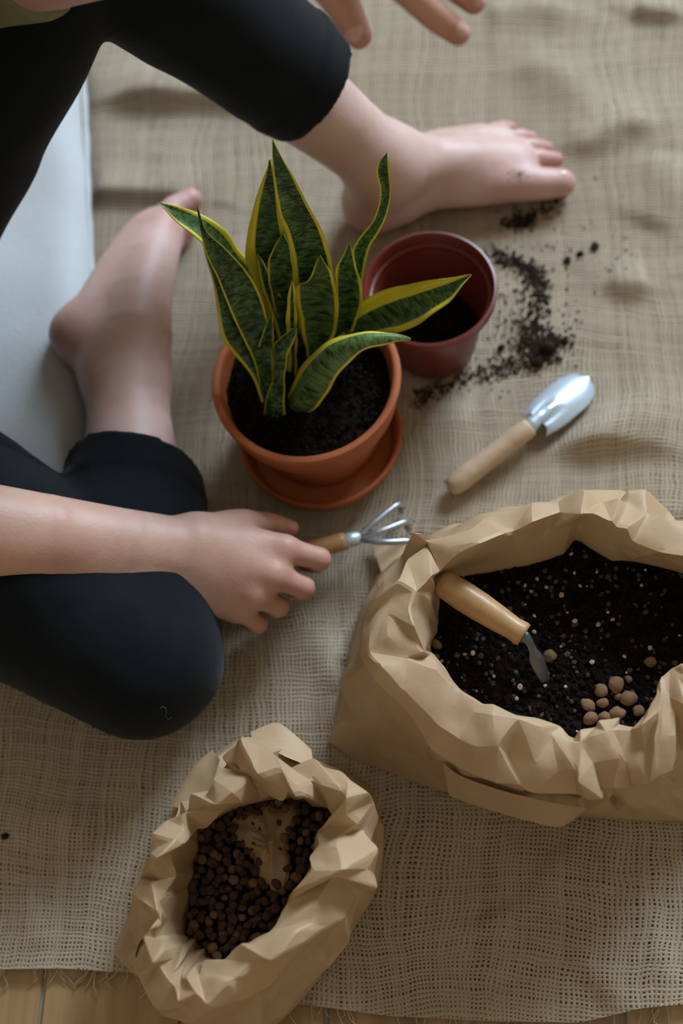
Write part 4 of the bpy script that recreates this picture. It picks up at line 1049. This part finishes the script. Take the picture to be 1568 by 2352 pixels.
tn = [([at(368, 530, .044), at(400, 482, .044), at(438, 458, .042)], [.0195, .0138, .0112]),
      ([at(388, 540, .030), at(424, 505, .030), at(446, 492, .029)], [.0125, .0086, .0076]),
      ([at(392, 552, .022), at(424, 525, .022), at(442, 516, .021)], [.011, .0078, .0068]),
      ([at(392, 562, .018), at(418, 545, .017), at(432, 538, .016)], [.010, .0072, .0062]),
      ([at(390, 572, .015), at(408, 562, .014), at(420, 558, .013)], [.0095, .0068, .006])]
for p, r in tn: chain(p, r, None, 1, .004); flush += [(p[2], .02, .8)]
flush += [(hl, .03, .95), (at(372, 520, .05), .02, .9), (at(215, 740, .075), .03, .35), (at(300, 640, .07), .03, .3)]
prm.append(ball(at(268, 800, .078), .017, None, 1, .014))     # ankle bone

# --- trunk, neck, head
hipc = (hip_f+hip_n)/2
chest = hipc+np.array([.13, .0, .32]); neck = hipc+np.array([.20, -.005, .47]); head = hipc+np.array([.285, -.005, .575])
chain([hipc, hipc+[.05, 0, .15], chest], [.115, .105, .115], (1, 0, 0), 1.25, .05)
chain([hip_f+[0, .0, .0], hip_n], [.09, .09], None, 1, .05)
ax_s = (sh_f-sh_n)/np.linalg.norm(sh_f-sh_n)
sh_n = chest+np.array([.05, 0, .06])-np.array([0, .165, 0]); sh_f = chest+np.array([.05, 0, .06])+np.array([0, .165, 0])
chain([sh_n, sh_f], [.05, .05], None, 1, .05); chain([chest, neck], [.09, .045], None, 1, .04); chain([neck, head], [.044, .046], None, 1, .03)
chain([sh_n, el_n], [.047, .040], None, 1, .02); chain([sh_f, el_f], [.047, .040], None, 1, .02)
fwd = np.array([.62, -.05, -.78]); fwd /= np.linalg.norm(fwd); hup = np.array([.78, 0, .62]); hup -= fwd*(hup@fwd); hup /= np.linalg.norm(hup); hside = np.cross(hup, fwd)
hc = head+hup*.045
def HD(f, u, s): return hc+fwd*f+hup*u+hside*s
chain([HD(-.015, .03, 0), HD(.012, -.03, 0)], [.082, .066], hside, 1.1, .02)
chain([HD(.03, -.05, 0), HD(.05, -.078, 0)], [.046, .028], None, 1, .02)
chain([HD(.070, .008, 0), HD(.086, -.030, 0)], [.008, .0105], None, 1, .012)
chain([HD(.062, .030, -.045), HD(.074, .034, 0), HD(.062, .030, .045)], [.008, .009, .008], None, 1, .014)
for s_ in (-1, 1):
    prm.append(ball(HD(.060, .012, s_*.031), .0150, None, 1, .010))
    chain([HD(-.005, .012, s_*.078), HD(-.003, -.022, s_*.076)], [.016, .011], hside, 2.0, .006)
for u_ in (-.052, -.060): chain([HD(.070, u_, -.018), HD(.077, u_, 0), HD(.070, u_, .018)], [.0035, .005, .0035], None, 1, .004)
me, pos = sdf_mesh(prm, .0022)
body = objm('body', me, MAT['skin'], person)
fl = np.zeros(len(me.vertices)); co = np.zeros(len(me.vertices)*3, np.float32); me.vertices.foreach_get('co', co); co = co.reshape(-1, 3)
for c, r, a in flush:
    d2 = ((co-np.asarray(c))**2).sum(1); fl = np.maximum(fl, a*np.exp(-d2/(r*r)))
fair = np.zeros(len(co))
for a_, b_ in ((kne_f, ank_f), (kne_n, ank_n), (ank_f, toes[1][0][2]), (ank_f, heel), (ank_n, hl), (ank_n, tn[0][0][2])):
    ab = b_-a_; t_ = np.clip(((co-a_)@ab)/(ab@ab), 0, 1); dd = np.linalg.norm(co-a_-t_[:, None]*ab, axis=1); fair = np.maximum(fair, np.clip(1.6-dd/.06, 0, 1))
al2 = me.attributes.new('fair', 'FLOAT', 'POINT'); al2.data.foreach_set('value', fair.astype(np.float32))
at_l = me.attributes.new('flush', 'FLOAT', 'POINT'); at_l.data.foreach_set('value', fl.astype(np.float32))

def nail(c, along, normal, L, Wd, name='fingernail'):
    a = np.asarray(along, float); a /= np.linalg.norm(a); nn = np.asarray(normal, float); nn -= a*(a@nn); nn /= np.linalg.norm(nn); s = np.cross(a, nn)
    V = []; n, m = 9, 9
    for i in range(n):
        for j in range(m):
            u = 2*i/(n-1)-1; w = 2*j/(m-1)-1
            x = u*math.sqrt(1-.5*w*w); y = w*math.sqrt(1-.5*u*u)
            V.append(np.asarray(c)+a*x*L/2+s*y*Wd/2-nn*(.22*Wd*y*y+.05*L*x*x))
    V = np.array(V); K = len(V); f = grid_faces(m, n); F = f+[tuple(i+K for i in reversed(q)) for q in f]
    for k in range(m-1): F += [(k+1, k, k+K, k+1+K), ((n-1)*m+k, (n-1)*m+k+1, (n-1)*m+k+1+K, (n-1)*m+k+K)]
    for k in range(n-1): F += [(k*m, (k+1)*m, (k+1)*m+K, k*m+K), ((k+1)*m+m-1, k*m+m-1, k*m+m-1+K, (k+1)*m+m-1+K)]
    o = obj(name, np.vstack([V+nn*.0004, V-nn*.0008]), F, MAT['nail'], None); o.parent = body
    o.matrix_parent_inverse = Matrix.Translation(-Vector(person.location)) if False else Matrix.Identity(4); return o
toCam = lambda p: (CP-np.asarray(p))/np.linalg.norm(CP-np.asarray(p))
def nail_on(p0, p1, r, nrm, L, Wd, back=.35, name='fingernail'):
    d = np.asarray(p1)-np.asarray(p0); d /= np.linalg.norm(d); nn = np.asarray(nrm, float); nn -= d*(nn@d); nn /= np.linalg.norm(nn)
    return nail(np.asarray(p1)-d*L*back+nn*(r+.0002)+d*.002, d, nn, L, Wd, name)
nail_on(th[2], th[3], .0072, toCam(th[3])+np.array([.2, .35, 0]), .011, .0095)
nail_on(tf[2], tf[3], .0090, toCam(tf[3])-.35*RT-.1*UP, .0145, .0125)
nail_on(fa_f[0][2], fa_f[0][3], .0078, toCam(fa_f[0][3])+.55*RT+.3*UP, .0125, .0100)
nail_on(fa_f[1][2], fa_f[1][3], .0080, toCam(fa_f[1][3])+.75*RT+.2*UP, .0125, .0100)
nail_on(toes[0][0][1], toes[0][0][2], .0140, np.array([.1, .25, 1.0]), .012, .014, .3, 'toenail')
for s_ in (-1, 1):
    v, f = icos(3, .0110, 0, 3); o = obj('eye', v+HD(.0665, .012, s_*.031), f, MAT['eye'], None); o.parent = body
    v, f = icos(4, .0055, 0, 2); o = obj('pupil', v+HD(.0735, .011, s_*.031), f, MAT['hair'], None); o.parent = body
hairp = [cone(HD(-.03, .045, 0), HD(-.035, -.02, 0), .088, .078, hside, 1.08, .02), cone(HD(.02, .06, 0), HD(-.03, .05, 0), .070, .08, hside, 1.05, .02), cone(HD(-.08, -.02, 0), HD(-.10, -.05, 0), .04, .03, None, 1, .02)]
hm, _ = sdf_mesh(hairp, .004, post=lambda P_, d: np.maximum(d+.0022*fbm(np.stack([P_[:, 0]*30, P_[:, 1]*160, P_[:, 2]*30], 1), 2, 5), (P_-HD(.045, 0, 0))@fwd), extra=.006); objm('hair', hm, MAT['hair'], person)

# --- trousers
tp = []
def tchain(pts, radii, n=None, s=1.0, k=.03):
    _gid[0] += 1; g = _gid[0]
    for i in range(len(pts)-1): tp.append(cone(pts[i], pts[i+1], radii[i], radii[i+1], n, s, k, g))
tchain([hip_f, lerp(hip_f, kne_f, .55), kne_f], [.105, .090, .066])
cuf_e = cuf_f+(cuf_f-kne_f)*.3
tchain([kne_f, lerp(kne_f, cuf_f, .45), cuf_f, cuf_e], [.066, .064, .055, .054], None, 1, .010)
tchain([hip_n, lerp(hip_n, kne_n, .55), kne_n], [.105, .094, .070])
cuf_n = lerp(kne_n, ank_n, .625)
tchain([kne_n, lerp(kne_n, cuf_n, .45), cuf_n, lerp(kne_n, ank_n, .92)], [.070, .066, .058, .057], None, 1, .012)
tchain([hip_f, hip_n], [.11, .11]); tchain([hipc, hipc+[.03, 0, .12]], [.125, .12], (1, 0, 0), 1.2)
cdf = (cuf_f-kne_f)/np.linalg.norm(cuf_f-kne_f); cdn = (ank_n-kne_n)/np.linalg.norm(ank_n-kne_n)
cf0 = cuf_f; cn0 = cuf_n
# hem planes: slightly tilted across the leg
nf = cdf+np.array([0, .0, .10]); nf /= np.linalg.norm(nf); nn_ = cdn+np.array([.10, 0, -.22]); nn_ /= np.linalg.norm(nn_)
def trouser_post(P_, d):
    q = P_
    fold = .0045*fbm(q*11, 2, 41)+.0042*crease(q*10, 17, 3)
    d = d+fold*np.clip(np.linalg.norm(q-kne_n, axis=1)/.05, 0, 1)
    # cuffs: doubled hem, then a hollow mouth around the leg
    for c0, nv, kn_, an_, r0 in ((cf0, nf, kne_f, cuf_e, .055), (cn0, nn_, kne_n, ank_n, .058)):
        near = (np.linalg.norm(q-c0, axis=1) < .16)
        if not near.any(): continue
        s = (q-c0)@nv
        dd = np.where((s > -.030) & near, d-.002, d); d = dd
        ab = an_-kn_; L = np.linalg.norm(ab); ab = ab/L
        t = (q-kn_)@ab; w = q-kn_-t[:, None]*ab; rad = np.linalg.norm(w, axis=1)
        cut = np.maximum(d, s)
        mouth = np.maximum(rad-(r0-.0085), -(s+.045))
        d = np.where(near, np.maximum(cut, -mouth), d)
    return np.maximum(d, -(q[:, 2]-.0085))
tm, _ = sdf_mesh(tp, .0034, post=trouser_post, extra=.008, relax=8); trousers = objm('trousers', tm, MAT['denim'], person)
# --- top
sp_ = []
def schain(pts, radii, n=None, s=1.0, k=.03):
    _gid[0] += 1; g = _gid[0]
    for i in range(len(pts)-1): sp_.append(cone(pts[i], pts[i+1], radii[i], radii[i+1], n, s, k, g))
schain([hipc+[.02, 0, .06], hipc+[.06, 0, .17], chest], [.145, .135, .135], (1, 0, 0), 1.22)
schain([sh_n, sh_f], [.066, .066]); schain([chest, neck-[.02, 0, .03]], [.10, .062])
slv_f = at(-40, -50, .44); slv_n = lerp(sh_n, el_n, .93)
schain([sh_f, el_f, lerp(el_f, wr_f, .25)], [.064, .053, .0465]); schain([sh_n, slv_n], [.064, .054])
sc0 = lerp(el_f, wr_f, .25); sdv = (wr_f-el_f)/np.linalg.norm(wr_f-el_f)
def shirt_post(P_, d):
    d = d+.005*fbm(P_*9, 2, 77)+.003*crease(P_*10, 23, 3)
    near = np.linalg.norm(P_-sc0, axis=1) < .10
    if near.any():
        s = (P_-sc0)@sdv; d = np.where(near, np.maximum(d, s), d)
    return d
shm, _ = sdf_mesh(sp_, .005, post=shirt_post, extra=.01); objm('shirt', shm, MAT['shirt'], person)
# bit of lint on the knee, soil specks on the foot: laid on the surface along the view ray
from mathutils.bvhtree import BVHTree
dg = bpy.context.evaluated_depsgraph_get()
def on_surface(o, px, py):
    tree = trees.setdefault(o.name, BVHTree.FromObject(o, dg)); p = at(px, py, 0); d = Vector(p-CP).normalized()
    h, nrm, i, t = tree.ray_cast(Vector(CP)-Vector((0, 0, 0)), d); return h, nrm
trees = {}
pts = []
for x, y in [(366, 1628), (372, 1622), (379, 1625), (382, 1634), (380, 1643), (386, 1650), (392, 1646)]:
    h, nrm = on_surface(trousers, x, y)
    if h is not None: pts.append(np.array(h+nrm*.0006))
if len(pts) > 3:
    v, f = tube(arc(pts, 24), [.0004]*24, 6); o = obj('lint_thread', v, f, MAT['lint']); tag(o, 'short grey thread curled on the black trouser knee', 'thread')
sp = []
for k in range(26):
    h, nrm = on_surface(body, 1186+rng.gauss(0, 12), 400+rng.gauss(0, 9))
    if h is not None: sp.append((h[0], h[1], h[2]+.0002, rng.uniform(.0003, .0009)))
if sp:
    o = crumbs('soil_specks', sp, MAT['drysoil'], None, 'soil specks stuck to the foot'); o.parent = body; o.matrix_parent_inverse = body.matrix_world.inverted() if False else Matrix.Identity(4)
